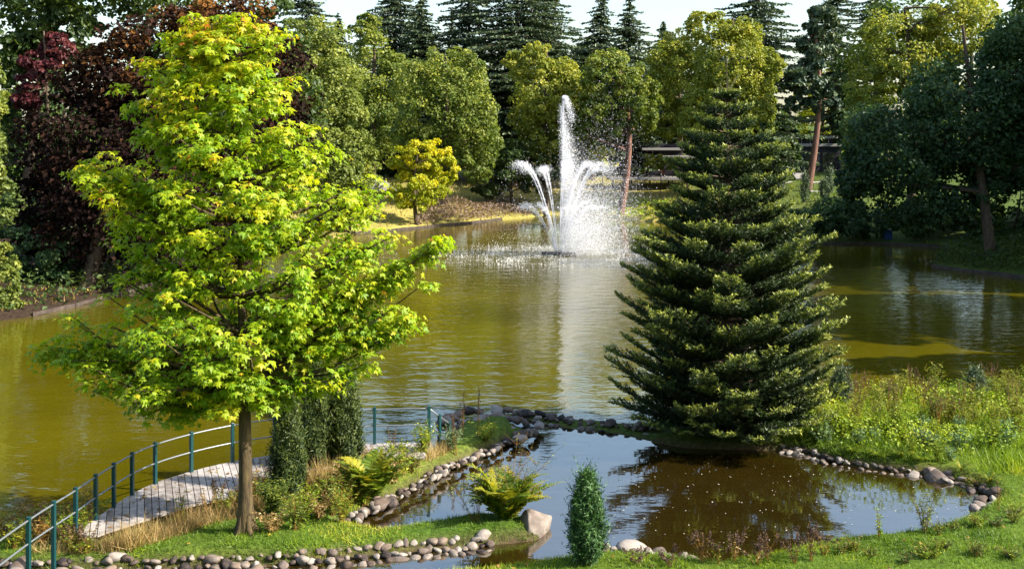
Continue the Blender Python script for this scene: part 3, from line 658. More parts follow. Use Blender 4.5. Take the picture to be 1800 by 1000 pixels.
def juniper(name, label, seed, pos, h, rad, mat, n=1500, group=None, nd=.09, tip=.35):
    r = np.random.default_rng(seed)
    o = thing(name, label, 'juniper', pos, group=group)
    mb = MB()
    t = r.random(n) ** .85
    prof = np.interp(t, [0, .08, .3, .6, .85, 1], [.7, .95, 1, .80, .40, .03]) * rad
    a = r.uniform(0, 6.283, n); nl = 1 + .16 * np.sin(a * 5 + t * 9) + .08 * np.sin(a * 9 - t * 17)
    rr = prof * nl * r.uniform(.62, 1.05, n)
    p = np.stack([np.cos(a) * rr, np.sin(a) * rr, t * h * .94 + .03], -1)
    out = np.stack([np.cos(a), np.sin(a), np.zeros(n)], -1)
    ax = nrm(out * tip + np.array([0, 0, 1.0]) + r.normal(size=(n, 3)) * .22)
    K = 9; k = np.repeat(np.arange(n), K)
    L = (nd * 2.2 * r.uniform(.6, 1.4, n) * np.where(r.random(n) < .10, 1.9, 1))[k]
    s = np.tile(np.linspace(0, 1, K), n)
    pos_ = p[k] + ax[k] * (s * L)[:, None]
    al = nrm(ax[k] * .9 + r.normal(size=(len(k), 3)) * .55 + out[k] * .2)
    nor = nrm(out[k] + r.normal(size=(len(k), 3)) * .7)
    V, Fc = place(ND * [.28, 1, 1], NDF, pos_, nor, al, nd * r.uniform(.6, 1.2, len(k)))
    mb.add(V, Fc, np.clip(.1 + .35 * r.random(n)[k] + .35 * s + .2 * r.random(len(k)), 0, 1))
    mb.build('foliage', mat, o, kind='stuff')
    tb = MB(); v, f = tube([(0, 0, -.1), (0, 0, h * .4), (0, 0, h * .85)], [.06, .04, .01], 6); tb.add(v, f)
    tb.build('trunk', M['bark'], o)
    return o
for k, (px_, py_, h_) in enumerate([(1415, 358, 2.6), (1372, 346, 1.7), (1449, 353, 1.7), (1458, 342, 2.4), (1487, 350, 1.6)]):
    juniper('slope_juniper', 'small dark columnar juniper on the far slope, ' + ['tallest and in front', 'beside the fir edge', 'short one by the path', 'by the path end', 'in the tree shade'][k], 200 + k, on_ground(px_, py_), h_, .32, M['pine'], 260, nd=.22)

# bench, blue box, red box by the right shore, pale car in the wood
p = on_ground(1487, 372)
b = thing('garden_bench', 'blue-grey bench above the rhododendron on the right bank', 'bench', p)
bevel_box('seat', (1.7, .45, .07), .01, M['blue'], b, (0, 0, .45)); bevel_box('backrest', (1.7, .06, .4), .01, M['blue'], b, (0, .24, .75))
for sx in (-.7, .7):
    for sy in (-.16, .2): bevel_box('leg', (.07, .07, .45), .005, M['black'], b, (sx, sy, .2))
p = on_ground(1561, 421)
b = thing('blue_cabinet', 'small blue cabinet at the shaded right shore', 'cabinet', p)
bevel_box('body', (.55, .4, .7), .02, M['blue'], b, (0, 0, .35)); bevel_box('lid', (.6, .45, .06), .01, M['blue'], b, (0, 0, .74)); bevel_box('handle', (.12, .04, .03), .005, M['black'], b, (0, -.22, .5))
p = on_ground(1546, 429)
b = thing('red_box', 'small red box on the timber edge by the blue cabinet', 'box', p)
bevel_box('body', (.42, .3, .28), .02, M['red'], b, (0, 0, .14)); bevel_box('lid', (.46, .34, .05), .01, M['red'], b, (0, 0, .31))
cx_, cy_ = (662 - CX) / F * 124, 124.0
car = thing('parked_car', 'pale car parked in the shade left of the golden tree', 'car', (cx_, cy_, gz1(cx_, cy_)), .3)
def car_body():
    prof = [(-2.1, .35), (-2.1, .8), (-1.9, .92), (-1.2, 1.0), (-.7, 1.42), (.8, 1.45), (1.45, 1.0), (2.0, .9), (2.1, .7), (2.1, .35)]
    n = len(prof); v = [(x, s * (.82 if z < 1.1 else .66), z) for s in (-1, 1) for x, z in prof]
    me = bpy.data.meshes.new('body'); me.from_pydata(v, [], [list(range(n))[::-1], list(range(n, 2 * n))] + [[k, (k + 1) % n, n + (k + 1) % n, n + k] for k in range(n)])
    me.materials.append(M['white_car']); return link('body', me, car)
car_body()
for s in (-1, 1):
    w_ = MB(); w_.add([(-.95, s * .79, 1.02), (1.2, s * .79, 1.02), (.75, s * .69, 1.38), (-.65, s * .69, 1.36)], [[0, 1, 2, 3]]); w_.build('window', M['glass'], car)
    for x in (-1.3, 1.3):
        t_ = MB(); v, f = tube([(x, s * .72, .33), (x, s * .9, .33), (x, s * .91, .33)], [.33, .33, .02], 14); t_.add(v, f); t_.build('wheel', M['rubber'], car)

# ------------------------------------------------------------------ fountain
fr = np.random.default_rng(5)
fo = thing('fountain', 'tall white fountain spraying from black floats in the lake', 'fountain', (FX, FY, 0))
for k, (x, y, lx) in enumerate([(-.75, .35, .95), (-.45, -.35, .95), (.75, -.25, .8), (.55, .5, .8)]):
    bevel_box('float', (lx, .42, .22), .05, M['black'], fo, (x, y, .08), (0, 0, .1 * (k - 1.5)))
bevel_box('frame', (1.7, .5, .07), .01, M['black'], fo, (0, .05, .15))
OCT = np.array([[1, 0, 0], [-.5, .87, 0], [-.5, -.87, 0], [0, 0, 1.2]]) * .5
OCTF = np.array([[0, 2, 1], [0, 1, 3], [1, 2, 3], [2, 0, 3]])
def drops(mb, pos, size, T=None):
    pos = pos[pos[:, 2] > -.05]; T = T or (OCT, OCTF)
    V, Fc = place(T[0], T[1], pos, rdir(fr, len(pos)), rdir(fr, len(pos)), size * fr.lognormal(0, .45, len(pos))); mb.add(V, Fc)
g_ = 9.8; wind = np.array([.75, -.05, 0])
def jet(az, apex_h, apex_r, n, spread, size, core=.03, wmul=1.0, tmax=1.0):
    vz = math.sqrt(2 * g_ * apex_h); ta = vz / g_; vr = apex_r / ta
    d = np.array([math.cos(az), math.sin(az), 0]); s0 = d * .25 + np.array([0, 0, .2])
    P = lambda t: s0 + d * (vr * t)[:, None] + wind * wmul * (np.clip(t - .8 * ta, 0, 9) ** 2)[:, None] + np.array([0, 0, 1.]) * (vz * t - .5 * g_ * t * t)[:, None]
    mb = MB()
    tt = np.linspace(0, ta * .72, 16); v, f = tube(P(tt), np.linspace(core, core * .5, 16), 5); mb.add(v, f)
    t = ta * tmax * (1.0 * fr.random(n) ** .75 * (1.18 if wmul >= 1 else 1.35) + .05)
    p = P(t)
    q = np.clip(t / ta, 0, 3)
    p = p + fr.normal(size=p.shape) * (spread * q ** 2.2)[:, None] * np.array([1, 1, .8])
    p = p + wind * (fr.exponential(.5 if wmul >= 1 else .28, n) * np.clip(q - .7, 0, 3) ** 1.2 * wmul)[:, None]
    drops(mb, p, size * 1.25, (ND, NDF))
    mb.build('jet', M['spray'], fo)
nz = MB()
for k in range(12):
    a = k / 12 * 6.283; v, f = tube([(math.cos(a) * .22, math.sin(a) * .22, .12), (math.cos(a) * .27, math.sin(a) * .27, .3)], [.035, .025], 6); nz.add(v, f)
nz.build('nozzle_ring', M['black'], fo)
jet(0.0, 11.0, .05, 6500, .07, .024, .045, .8, 1.0)
for k in range(11): jet(.2 + k / 11 * 6.283, 6.1 + fr.normal() * .25, 2.7, 2300, .13, .024, .022)
for k in range(9): jet(.05 + k / 9 * 6.283, 3.3 + fr.normal() * .15, 2.4, 1300, .11, .023, .018)
mb = MB()
# falling veil of the tall jet, drifting down-wind
n = 60000; h = fr.random(n) ** .55; zz = 10.8 * (1 - h)
x = .12 + h * 1.15 * fr.gamma(2.2, .62, n) + fr.normal(size=n) * .12
drops(mb, np.stack([x, fr.normal(size=n) * (.25 + .5 * h), zz], -1), .026, (ND, NDF))
n = 50000; zz = fr.gamma(1.7, 1.6, n); x = 2.2 + fr.normal(size=n) * 1.5 + .12 * zz
drops(mb, np.stack([x, fr.normal(size=n) * 1.6, zz], -1), .025, (ND, NDF))
n = 7000; zz = fr.gamma(1.5, 1.6, n); a = fr.uniform(0, 6.283, n); rr = fr.uniform(2.5, 5.5, n)
drops(mb, np.stack([np.cos(a) * rr + .3, np.sin(a) * rr, zz], -1), .027, (ND, NDF))
mb.build('mist', M['spray'], fo, kind='stuff')
mb = MB()
n = 16000; a = fr.uniform(0, 6.283, n); rr = 5.5 + fr.normal(size=n) * 2.4
pp = np.stack([np.cos(a) * rr * 1.15 + .6, np.sin(a) * rr, np.abs(fr.normal(size=n)) * .05 + .01], -1)
keep = vnoise(pp[:, 0] + 50, pp[:, 1] * 1.5 + 50, 1.3, 8) + .3 * fr.random(n) > .55
drops(mb, pp[keep], .036, (ND, NDF))
mb.build('splash', M['spray'], fo, kind='stuff')

# ------------------------------------------------------------------ boardwalk and railing
POSTS = np.array([(-8.5, 20.0), (-8.42, 20.9), (-8.33, 21.72), (-8.27, 22.6), (-8.19, 23.4), (-8.08, 24.2), (-7.84, 25.0), (-7.3, 25.9), (-6.56, 26.7), (-5.7, 27.3), (-4.85, 27.75), (-4.1, 28.08), (-3.42, 28.3), (-2.07, 28.4), (-1.83, 28.65), (-1.6, 29.05)])
DZ = .50
def resample(pts, step):
    pts = np.asarray(pts, float); s = np.concatenate([[0], np.cumsum(np.linalg.norm(np.diff(pts, axis=0), axis=1))])
    q = np.arange(0, s[-1], step); return np.stack([np.interp(q, s, pts[:, k]) for k in range(pts.shape[1])], -1)
def catmull(pts, m=8):
    pts = np.asarray(pts, float); P = np.vstack([2 * pts[0] - pts[1], pts, 2 * pts[-1] - pts[-2]]); out = []
    for i in range(1, len(P) - 2):
        for t in np.linspace(0, 1, m, endpoint=False):
            a, b_, c_, d = P[i - 1], P[i], P[i + 1], P[i + 2]
            out.append(.5 * (2 * b_ + (c_ - a) * t + (2 * a - 5 * b_ + 4 * c_ - d) * t * t + (3 * b_ - a - 3 * c_ + d) * t ** 3))
    return np.array(out + [pts[-1]])
path = catmull(POSTS[2:14]); rs = resample(path, .145)
tan = nrm(np.gradient(rs, axis=0)); nin = np.stack([tan[:, 1], -tan[:, 0]], -1)
deck = thing('boardwalk', 'curved weathered grey plank boardwalk along the water', 'boardwalk', (-7, 24, 0))
dk0 = np.array([-7, 24, 0.])
nP = len(rs) - 1
wid = np.interp(np.arange(len(rs)) / nP, [0, .1, .3, .55, 1], [.35, 1.0, 2.2, 1.75, 1.25])[:, None]
outer, inner = rs - nin * .06, rs + nin * wid
DECK = np.vstack([outer[::3], outer[-1:], inner[::-1][::3], inner[:1]])
du = nrm(np.array([[-.33, 1.0]]))[0]; dv = np.array([du[1], -du[0]])
def deck_span(c):
    q = np.linspace(-2, 40, 2400); p = dv * c + du[None] * q[:, None]
    m = np.where(sdf(DECK, p[:, 0], p[:, 1]) < 0)[0]
    return (q[m[0]], q[m[-1]]) if len(m) else None
cs_ = DECK @ dv
for c in np.arange(cs_.min() + .01, cs_.max() - .15, .145):
    sa, sb_ = deck_span(c + .008), deck_span(c + .137)
    if sa is None and sb_ is None: continue
    sa = sa or sb_; sb_ = sb_ or sa
    j0, dz = random.uniform(-.03, .03), random.uniform(-.004, .004)
    q = [dv * (c + .008) + du * (sa[0] + j0), dv * (c + .137) + du * (sb_[0] + j0), dv * (c + .137) + du * sb_[1], dv * (c + .008) + du * sa[1]]
    v = np.array([(*p, z) for z in (DZ - .04 + dz, DZ + dz) for p in q]) - dk0
    mb = MB(); mb.add(v, [[3, 2, 1, 0], [4, 5, 6, 7], [0, 1, 5, 4], [1, 2, 6, 5], [2, 3, 7, 6], [3, 0, 4, 7]]); mb.build('plank', M['plank'], deck)
for off in (.1, .3):
    q = rs + nin * off; v, f = tube(np.column_stack([q, np.full(len(q), DZ - .12)]) - dk0, .06, 4)
    mb = MB(); mb.add(v, f); mb.build('joist', M['dark_wood'], deck)
for k in range(4, nP, 9):
    q = rs[k] + nin[k] * .05; v, f = tube(np.array([(*q, -.6), (*q, DZ - .06)]) - dk0, .07, 8); mb = MB(); mb.add(v, f); mb.build('pile', M['dark_wood'], deck)
rail = thing('railing', 'teal post railing with two thin rails along the boardwalk', 'railing', (-7, 24, 0))
HP = .92
TOPZ = np.full(len(POSTS), .5 + HP); TOPZ[14:] = [1.16, .88]
post_me = None
for k, p in enumerate(POSTS):
    t = POSTS[min(k + 1, len(POSTS) - 1)] - POSTS[max(k - 1, 0)]
    z0 = DZ - .05 if 2 <= k <= 13 else DZ - .35
    if post_me is None:
        ob = bevel_box('post', (.072, .072, 1.0), .007, M['teal'], rail); post_me = ob.data
    else: ob = link('post', post_me, rail)
    ob.scale.z = TOPZ[k] - z0
    ob.location = (p[0] + 7, p[1] - 24, (TOPZ[k] + z0) / 2); ob.rotation_euler.z = math.atan2(t[1], t[0])
full = np.vstack([catmull(np.vstack([[-8.55, 18.9], POSTS[:14]]), 5), POSTS[14:]])
fz = np.concatenate([np.full(len(full) - 2, DZ + HP), TOPZ[14:]])
for zz in (.86, .45):
    v, f = tube(np.column_stack([full, fz - HP + zz]) - dk0, .018, 7); mb = MB(); mb.add(v, f)
    mb.build('rail', M['rail'], rail, smooth=True)

# ------------------------------------------------------------------ stones
def rock_mesh(name, seed, sub, amp):
    r = np.random.default_rng(seed)
    bm = bmesh.new(); bmesh.ops.create_icosphere(bm, subdivisions=sub, radius=.5)
    ds = [(nrm(r.normal(size=3)), r.uniform(.26, .44)) for _ in range(13)]
    ph = r.uniform(0, 6.28, (3, 3))
    for v in bm.verts:
        p = np.array(v.co)
        for n_, d in ds:
            e = p @ n_ - d
            if e > 0: p = p - n_ * e * .9
        p = p * (1 + amp * (math.sin(p[0] * 7 + ph[0, 0]) * math.sin(p[1] * 6 + ph[0, 1]) + .5 * math.sin(p[2] * 11 + ph[0, 2])))
        v.co = p
    me = bpy.data.meshes.new(name); bm.to_mesh(me); bm.free()
    for q in me.polygons: q.use_smooth = True
    return me
ROCKS = [rock_mesh('stone', 300 + k, 2, .06) for k in range(10)]
for q in ROCKS: q.materials.append(M['stone'])
def stone_row(name, label, line, step, size, rows, width, z0, rise, seed, jit=.3):
    r = np.random.default_rng(seed)
    line = np.asarray(line, float); pts = resample(line, step)
    o = thing(name, label, 'stone edging', (*line[0], 0))
    tan = nrm(np.gradient(pts, axis=0)); nn = np.stack([-tan[:, 1], tan[:, 0]], -1)
    for row in range(rows):
        for k in range(len(pts)):
            s = size * r.lognormal(0, .30) * (1 if row == 0 else .9)
            p = pts[k] + tan[k] * step * ((row % 2) * .5 + r.normal() * jit * .5) + nn[k] * (width * (row / max(rows - 1, 1) - .5) + r.normal() * size * .18)
            z = z0 - .008 + (rise[row] if row < len(rise) else rise[-1]) + r.normal() * size * .07
            ob = link('stone', ROCKS[r.integers(len(ROCKS))], o, (p[0] - line[0][0], p[1] - line[0][1], z))
            ob.scale = (s * r.uniform(.85, 1.4), s * r.uniform(.75, 1.1), s * r.uniform(.48, .75))
            ob.rotation_euler = (r.normal() * .25, r.normal() * .25, r.uniform(0, 6.28))
    return o
stone_row('stone_edging', 'low stone edging along the front channel below the maple', [(-10.5, 20.85), (-7.4, 21.0), (-4.3, 21.3), (-2.2, 21.85), (-1.2, 22.15), (-.35, 22.4)], .175, .235, 3, .42, .03, [.0, .07, .17], 401)
stone_row('stone_edging', 'stone wall curving from the fern bed to the pond outlet', [(-3.5, 23.55), (-3.05, 24.5), (-2.35, 25.8), (-1.85, 27.1), (-.65, 29.0), (0, 30.1), (.5, 31.2), (.35, 31.7)], .21, .25, 3, .60, .04, [.2, .12, .0], 402)
stone_row('stone_edging', 'heap of larger stones at the tip beside the pond outlet', [(.2, 31.7), (-.5, 32.1), (-1.3, 31.8), (-1.6, 30.8)], .27, .36, 3, .7, .08, [.26, .15, .02], 403)
stone_row('stone_edging', 'narrow stone spit between pond and lake beside the fir', [(.05, 33.2), (.9, 32.55), (1.7, 32.0), (2.9, 31.5), (4.1, 31.2)], .22, .26, 4, .75, .02, [.0, .14, .16, .02], 404)
stone_row('stone_edging', 'single line of pale stones along the right pond shore', [(6.9, 29.25), (7.3, 29.1), (8.1, 28.0), (9.1, 27.45), (10.1, 27.05), (10.65, 26.2), (10.55, 25.1), (10.0, 24.4)], .165, .24, 2, .24, .05, [.0, .09], 405)
stone_row('stone_edging', 'few pale stones at the near pond shore by the small juniper', [(1.75, 22.2), (2.3, 22.1), (3.0, 21.75), (3.5, 21.6)], .24, .26, 2, .22, .06, [.06, .0], 406)
bo = rock_mesh('boulder', 320, 4, .05); bo.materials.append(M['boulder'])
bl = link('boulder', bo, None, (.47, 23.25, .12), 'large pale boulder at the tip beside the fern', 'boulder'); bl.scale = (1.0, .8, .82); bl.rotation_euler = (.15, -.2, .7)

# ------------------------------------------------------------------ maple
def build_maple():
    r = np.random.default_rng(21)
    b0 = on_ground(432, 935); YB = b0[1]; s = YB / F
    o = thing('maple_tree', 'bright yellow-green maple with slender trunk by the boardwalk', 'tree', b0)
    ys_ = np.array([20, 60, 100, 150, 200, 250, 290, 330, 370, 420, 460, 500, 540, 580, 610, 640, 680, 710, 735])
    lf_ = np.array([345, 308, 272, 240, 232, 232, 165, 175, 180, 195, 195, 195, 150, 110, 95, 115, 180, 225, 300])
    rt_ = np.array([440, 470, 495, 512, 528, 556, 605, 640, 660, 690, 700, 690, 670, 655, 650, 630, 590, 520, 450])
    hz = lambda py: CH - (py - YH) * s - b0[2]
    hx_ = lambda px: (px - CX) * s - b0[0]
    tb = MB()
    tz = np.linspace(0, 1, 14); top = hz(40)
    tp = np.stack([np.interp(tz, [0, .3, .6, 1], [0, -.04, -.12, hx_(400)]), .05 * np.sin(tz * 5), tz * top], -1)
    tr = np.interp(tz, [0, .02, .06, .25, .6, 1], [.19, .165, .135, .115, .06, .012])
    v, f = tube(tp, tr, 10); tb.add(v, f)
    # root flare
    for a in np.arange(5) * 1.257 + .3:
        v, f = tube([(math.cos(a) * .30, math.sin(a) * .30, -.06), (math.cos(a) * .16, math.sin(a) * .16, .08), (math.cos(a) * .09, math.sin(a) * .09, .42)], [.03, .07, .05], 6); tb.add(v, f)
    clumps = []
    def limb_to(e, frac=None):
        e = np.asarray(e, float)
        zb = max(e[2] - np.linalg.norm(e[:2]) * .55 - .2, hz(700)); k = np.clip(np.searchsorted(tp[:, 2], zb), 1, 12)
        a = tp[k]; L = np.linalg.norm(e - a)
        t = np.linspace(0, 1, 7)[:, None]; sag = np.sin(t * np.pi) * np.array([0, 0, -.07 * L]) + np.sin(t * np.pi) * r.normal(size=3) * .05 * L
        p = a + (e - a) * t + sag
        v, f = tube(p, np.linspace(min(.055, .02 + .016 * L), .008, 7), 5); tb.add(v, f)
        return p
    # main limbs reach the outline; leaf sprays sit along their outer half
    for py in np.arange(45, 725, 21.0):
        l = np.interp(py, ys_, lf_) + 34; rr = np.interp(py, ys_, rt_) - 34
        cxm = (l + rr) / 2; hw = max((rr - l) / 2 * s, .25)
        nb = int(np.clip(3 + hw * 1.9, 3, 9)); a0 = r.uniform(0, 6.28)
        for k in range(nb):
            a = a0 + k / nb * 6.283 + r.normal() * .25
            q = r.choice([r.uniform(.55, .8), r.uniform(.85, 1.1)])
            e = np.array([hx_(cxm) + math.cos(a) * hw * q, math.sin(a) * hw * .72 * q, hz(py) + r.normal() * .15])
            p = limb_to(e)
            for t_ in (.55, .72, .88):
                if t_ * np.linalg.norm(e[:2]) < .3: continue
                i_ = t_ * 6; b_ = p[int(i_)] + (p[min(int(i_) + 1, 6)] - p[int(i_)]) * (i_ % 1)
                clumps.append((b_ + r.normal(size=3) * np.array([.16, .16, .10]), r.uniform(.6, .9), e))
            clumps.append((e, r.uniform(.8, 1.05), e))
    # long right limb and left fingers
    for (px, py, dy) in [(778, 415, -.3), (760, 440, -.2), (740, 450, .0), (715, 470, 0), (690, 500, .2), (745, 500, .2), (720, 560, .1), (690, 590, 0), (660, 600, .2), (640, 650, .3), (650, 560, 0), (700, 460, .3), (770, 425, 0),
                         (140, 300, 0), (165, 310, .2), (200, 320, -.2), (225, 300, .1), (72, 606, 0), (92, 615, .2), (118, 590, -.2), (140, 570, 0), (215, 150, 0), (230, 190, .1), (340, 28, 0), (425, 25, 0), (460, 45, 0), (385, 30, .1), (300, 60, 0), (250, 105, 0), (265, 725, 0), (235, 700, .1), (300, 735, 0)]:
        e = np.array([hx_(px), dy, hz(py)]); p = limb_to(e)
        clumps.append((e, .8, e)); clumps.append((p[5], .9, e)); clumps.append((p[4], .9, e))
    for py in np.arange(60, 730, 26.0):
        for px in (np.interp(py, ys_, lf_), np.interp(py, ys_, rt_)):
            for q_ in (r.normal() * .35,):
                e = np.array([hx_(px + (12 if px < 400 else -12) + r.normal() * 16), q_, hz(py) + r.normal() * .1]); p = limb_to(e)
                clumps.append((e, .85, e)); clumps.append((p[5], .9, e)); clumps.append((p[4], .8, e))
    for q_ in np.linspace(0, 1, 16):
        for w_ in (-.25, .15):
            clumps.append((np.array([hx_(560 + 215 * q_), w_ * (1 - q_), hz(555 - 125 * q_) + r.normal() * .12]), .8, np.array([1., 0, 0])))
            clumps.append((np.array([hx_(560 + 160 * q_), w_ * (1 - q_), hz(600 - 30 * q_) + r.normal() * .12]), .8, np.array([1., 0, 0])))
            clumps.append((np.array([hx_(300 - 222 * q_), w_ * (1 - q_), hz(640 - 32 * q_) + r.normal() * .16]), .9, np.array([-1., 0, 0])))
            clumps.append((np.array([hx_(290 - 140 * q_), w_ * (1 - q_), hz(345 - 45 * q_) + r.normal() * .12]), .8, np.array([-1., 0, 0])))
    tb.build('trunk', M['maple_bark'], o, smooth=True)
    C = np.array([c_[0] for c_ in clumps]); W = np.array([c_[1] for c_ in clumps]); E = np.array([c_[2] for c_ in clumps])
    per = 33
    k = np.repeat(np.arange(len(C)), per)
    rad = .36 * W[k]
    v = nrm(r.normal(size=(len(k), 3))); q = r.random(len(k)) ** .5
    pos = C[k] + v * (rad * q)[:, None] * np.array([1.15, 1.15, .48]) - np.array([0, 0, 1.0]) * (.10 * q ** 2)[:, None]
    out = nrm(C[k] * np.array([1, 1, 0]) + v * .4)
    nor = nrm(np.array([0, 0, .8]) + out * .35 + v * .35 + r.normal(size=v.shape) * .38)
    al = nrm(out * .7 + v * .5 + np.array([0, 0, -.75]) + r.normal(size=v.shape) * .3)
    size = .134 * r.uniform(.5, 1.35, len(k))
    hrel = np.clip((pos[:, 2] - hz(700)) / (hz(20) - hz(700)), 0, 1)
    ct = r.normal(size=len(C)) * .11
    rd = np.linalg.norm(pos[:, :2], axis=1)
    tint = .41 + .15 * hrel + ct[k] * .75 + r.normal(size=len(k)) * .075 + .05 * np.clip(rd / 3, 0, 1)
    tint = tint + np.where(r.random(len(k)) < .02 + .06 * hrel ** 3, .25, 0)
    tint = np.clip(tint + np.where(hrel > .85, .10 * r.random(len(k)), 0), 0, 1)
    # the 300 leaves nearest the viewer become parts of their own, the rest one mass
    score = pos[:, 1] - size * 2.5 + r.random(len(k)) * 1.2
    idx = np.argsort(score)[:300]
    rest = np.ones(len(k), bool); rest[idx] = False
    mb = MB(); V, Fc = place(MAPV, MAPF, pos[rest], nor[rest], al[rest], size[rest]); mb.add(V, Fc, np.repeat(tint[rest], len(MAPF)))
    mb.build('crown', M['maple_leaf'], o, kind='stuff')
    var = []
    for t_ in np.linspace(0, 1, 11):
        m_ = MB(); m_.add(MAPV, MAPF, t_); var.append(m_.mesh('leaf', M['maple_leaf']))
    for j in idx:
        z_ = nor[j]; y_ = al[j] - (al[j] @ z_) * z_; y_ = y_ / np.linalg.norm(y_); x_ = np.cross(y_, z_)
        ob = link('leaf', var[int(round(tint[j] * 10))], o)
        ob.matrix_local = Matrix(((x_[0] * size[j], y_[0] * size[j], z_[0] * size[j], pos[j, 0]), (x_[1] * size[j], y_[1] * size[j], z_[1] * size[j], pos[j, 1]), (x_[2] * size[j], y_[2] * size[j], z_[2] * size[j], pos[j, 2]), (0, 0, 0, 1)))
build_maple()

# ------------------------------------------------------------------ fir
def build_fir():
    r = np.random.default_rng(33)
    b0 = np.array([5.72, 30.3, .2]); H = 9.5
    o = thing('fir_tree', 'dense dark fir with upswept tips standing at the pond', 'tree', b0)
    tb = MB(); v, f = tube([(0, 0, -.2), (0, 0, 2), (.02, 0, 6), (0, 0, H * .98)], [.2, .17, .09, .012], 9); tb.add(v, f)
    tb.build('trunk', M['bark'], o, smooth=True)
    prof = lambda z: np.interp(z / H, [0, .06, .15, .28, .40, .50, .62, .72, .82, .92, 1.0], [2.2, 2.8, 3.0, 3.1, 2.9, 2.6, 2.12, 1.70, 1.25, .52, .08])
    zs = []; z = .22
    while z < H - .25:
        zs.append(z); z += .50 - .16 * z / H
    for ti, zt in enumerate(zs):
        nb = 14 if zt < H * .6 else 10
        a0 = r.uniform(0, 6.28); tf_ = r.uniform(.88, 1.06)
        for b_ in range(nb):
            if r.random() < .07: continue
            a = a0 + b_ / nb * 6.283 + r.normal() * .15
            L = prof(zt) * tf_ * r.uniform(.74, 1.14)
            rise = r.uniform(.22, .42) * L * (1.0 if zt > 1.2 else .4) + .08
            z0 = max(zt - rise * .9, .15)
            m = max(7, int(L / .078)); t = np.linspace(0.05, 1, m)
            zc_ = z0 + rise * (.35 * t + .65 * t ** 2.2)
            d = np.array([math.cos(a), math.sin(a), 0]); side = np.array([-d[1], d[0], 0])
            wob = r.normal() * .10
            ax = d * (L * t)[:, None] + side * (wob * L * t ** 2)[:, None] + np.array([0, 0, 1.0]) * zc_[:, None]
            mb = MB(); v, f = tube(ax[::2] if m > 8 else ax, np.linspace(.035, .006, len(ax[::2] if m > 8 else ax)), 4); mb.add(v, f, .3, 1)
            # twig polyline samples: own axis and laterals on both sides in the spray plane
            tang = nrm(np.gradient(ax, axis=0))
            segp, segd, segt, segu = [], [], [], []
            st = .034
            n0 = max(3, int(L * .5 / st)); q = np.linspace(.45, 1, n0)
            segp.append(np.stack([np.interp(q, t, ax[:, c_]) for c_ in range(3)], -1)); segd.append(np.stack([np.interp(q, t, tang[:, c_]) for c_ in range(3)], -1)); segt.append(q); 
            for k in range(m):
                if t[k] < (.26 if zt > 1.2 else .12): continue
                for sg in (-1, 1):
                    ll = (min(.75, .5 * L) * (1 - t[k]) ** .6 + .15) * r.uniform(.65, 1.2)
                    dd = nrm(tang[k] * .75 + side * sg * .75 + np.array([0, 0, .10 + r.normal() * .10]))
                    ns = max(2, int(ll / st)); u = np.linspace(.1, 1, ns)
                    up = np.array([0, 0, .10]) * (u ** 2)[:, None] * ll
                    segp.append(ax[k] + dd * (u * ll)[:, None] + up + r.normal(size=(1, 3)) * .02); segd.append(np.broadcast_to(dd, (ns, 3))); segt.append(np.clip(.25 + .55 * u * t[k] + .25 * (t[k] > .8), 0, 1))
            P_ = np.concatenate(segp); D_ = np.concatenate(segd); T_ = np.concatenate(segt)
            K = 3; k = np.repeat(np.arange(len(P_)), K)
            rv = r.normal(size=(len(k), 3)); rv[:, 2] = np.abs(rv[:, 2]) * .9 + .15
            al = nrm(D_[k] * .75 + nrm(rv) * .85)
            nor = nrm(r.normal(size=(len(k), 3)) * .7 + np.array([0, 0, .8]))
            V, Fc = place(ND * [.42, 1, 1], NDF, P_[k] + r.normal(size=(len(k), 3)) * .008, nor, al, .085 * r.uniform(.7, 1.25, len(k)))
            mb.add(V, Fc, np.clip(-.02 + .85 * T_[k] ** 1.3 + .22 * r.random(len(k)), 0, 1), 0)  # tint: lighter new growth, plus painted sunlit tips and shaded interior
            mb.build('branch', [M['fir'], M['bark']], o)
    # leader shoots
    mb = MB()
    for k in range(7):
        e = np.array([r.normal() * .22, r.normal() * .22, H + .12 - abs(r.normal()) * .3]) if k else np.array([0, 0, H + .55])
        b_ = np.array([0, 0, H - .7 + .05 * k]); u = np.linspace(0, 1, 26)[:, None]; p = b_ + (e - b_) * u
        v, f = tube(p[::5], [.012] * len(p[::5]), 4); mb.add(v, f, .3, 1)
        kk = np.repeat(np.arange(26), 4); al = nrm((e - b_) / np.linalg.norm(e - b_) * .6 + rdir(r, len(kk)) * .8)
        V, Fc = place(ND * [.3, 1, 1], NDF, p[kk], rdir(r, len(kk)), al, .07); mb.add(V, Fc, .7)
    mb.build('leader', [M['fir'], M['bark']], o)
build_fir()

# ------------------------------------------------------------------ near shrubs and plants
def at(px, py): return on_ground(px, py)
juniper('juniper', 'columnar juniper with golden right side next to the maple trunk', 501, at(507, 872), 2.0, .31, M['juniper'], 3200)
juniper('juniper', 'tall dark juniper at the railing, left one of the close pair', 502, (-4.56, 26.5, .35), 2.45, .33, M['juniper'], 3600)
juniper('juniper', 'tall dark juniper at the railing, right one of the close pair', 503, (-3.92, 26.7, .35), 2.3, .34, M['juniper'], 3600)
juniper('juniper', 'small bright green juniper standing alone on the near lawn', 504, at(1032, 990), 1.55, .245, M['juniper_bright'], 2200, nd=.085, tip=.5)
juniper('juniper', 'dark stub of a juniper behind the right weeds near the fir', 505, (9.6, 33.2, .2), 1.0, .28, M['pine'], 900)
juniper('juniper', 'dark stub of a juniper among the weeds further right', 506, (13.6, 33.4, .25), .95, .28, M['pine'], 900)

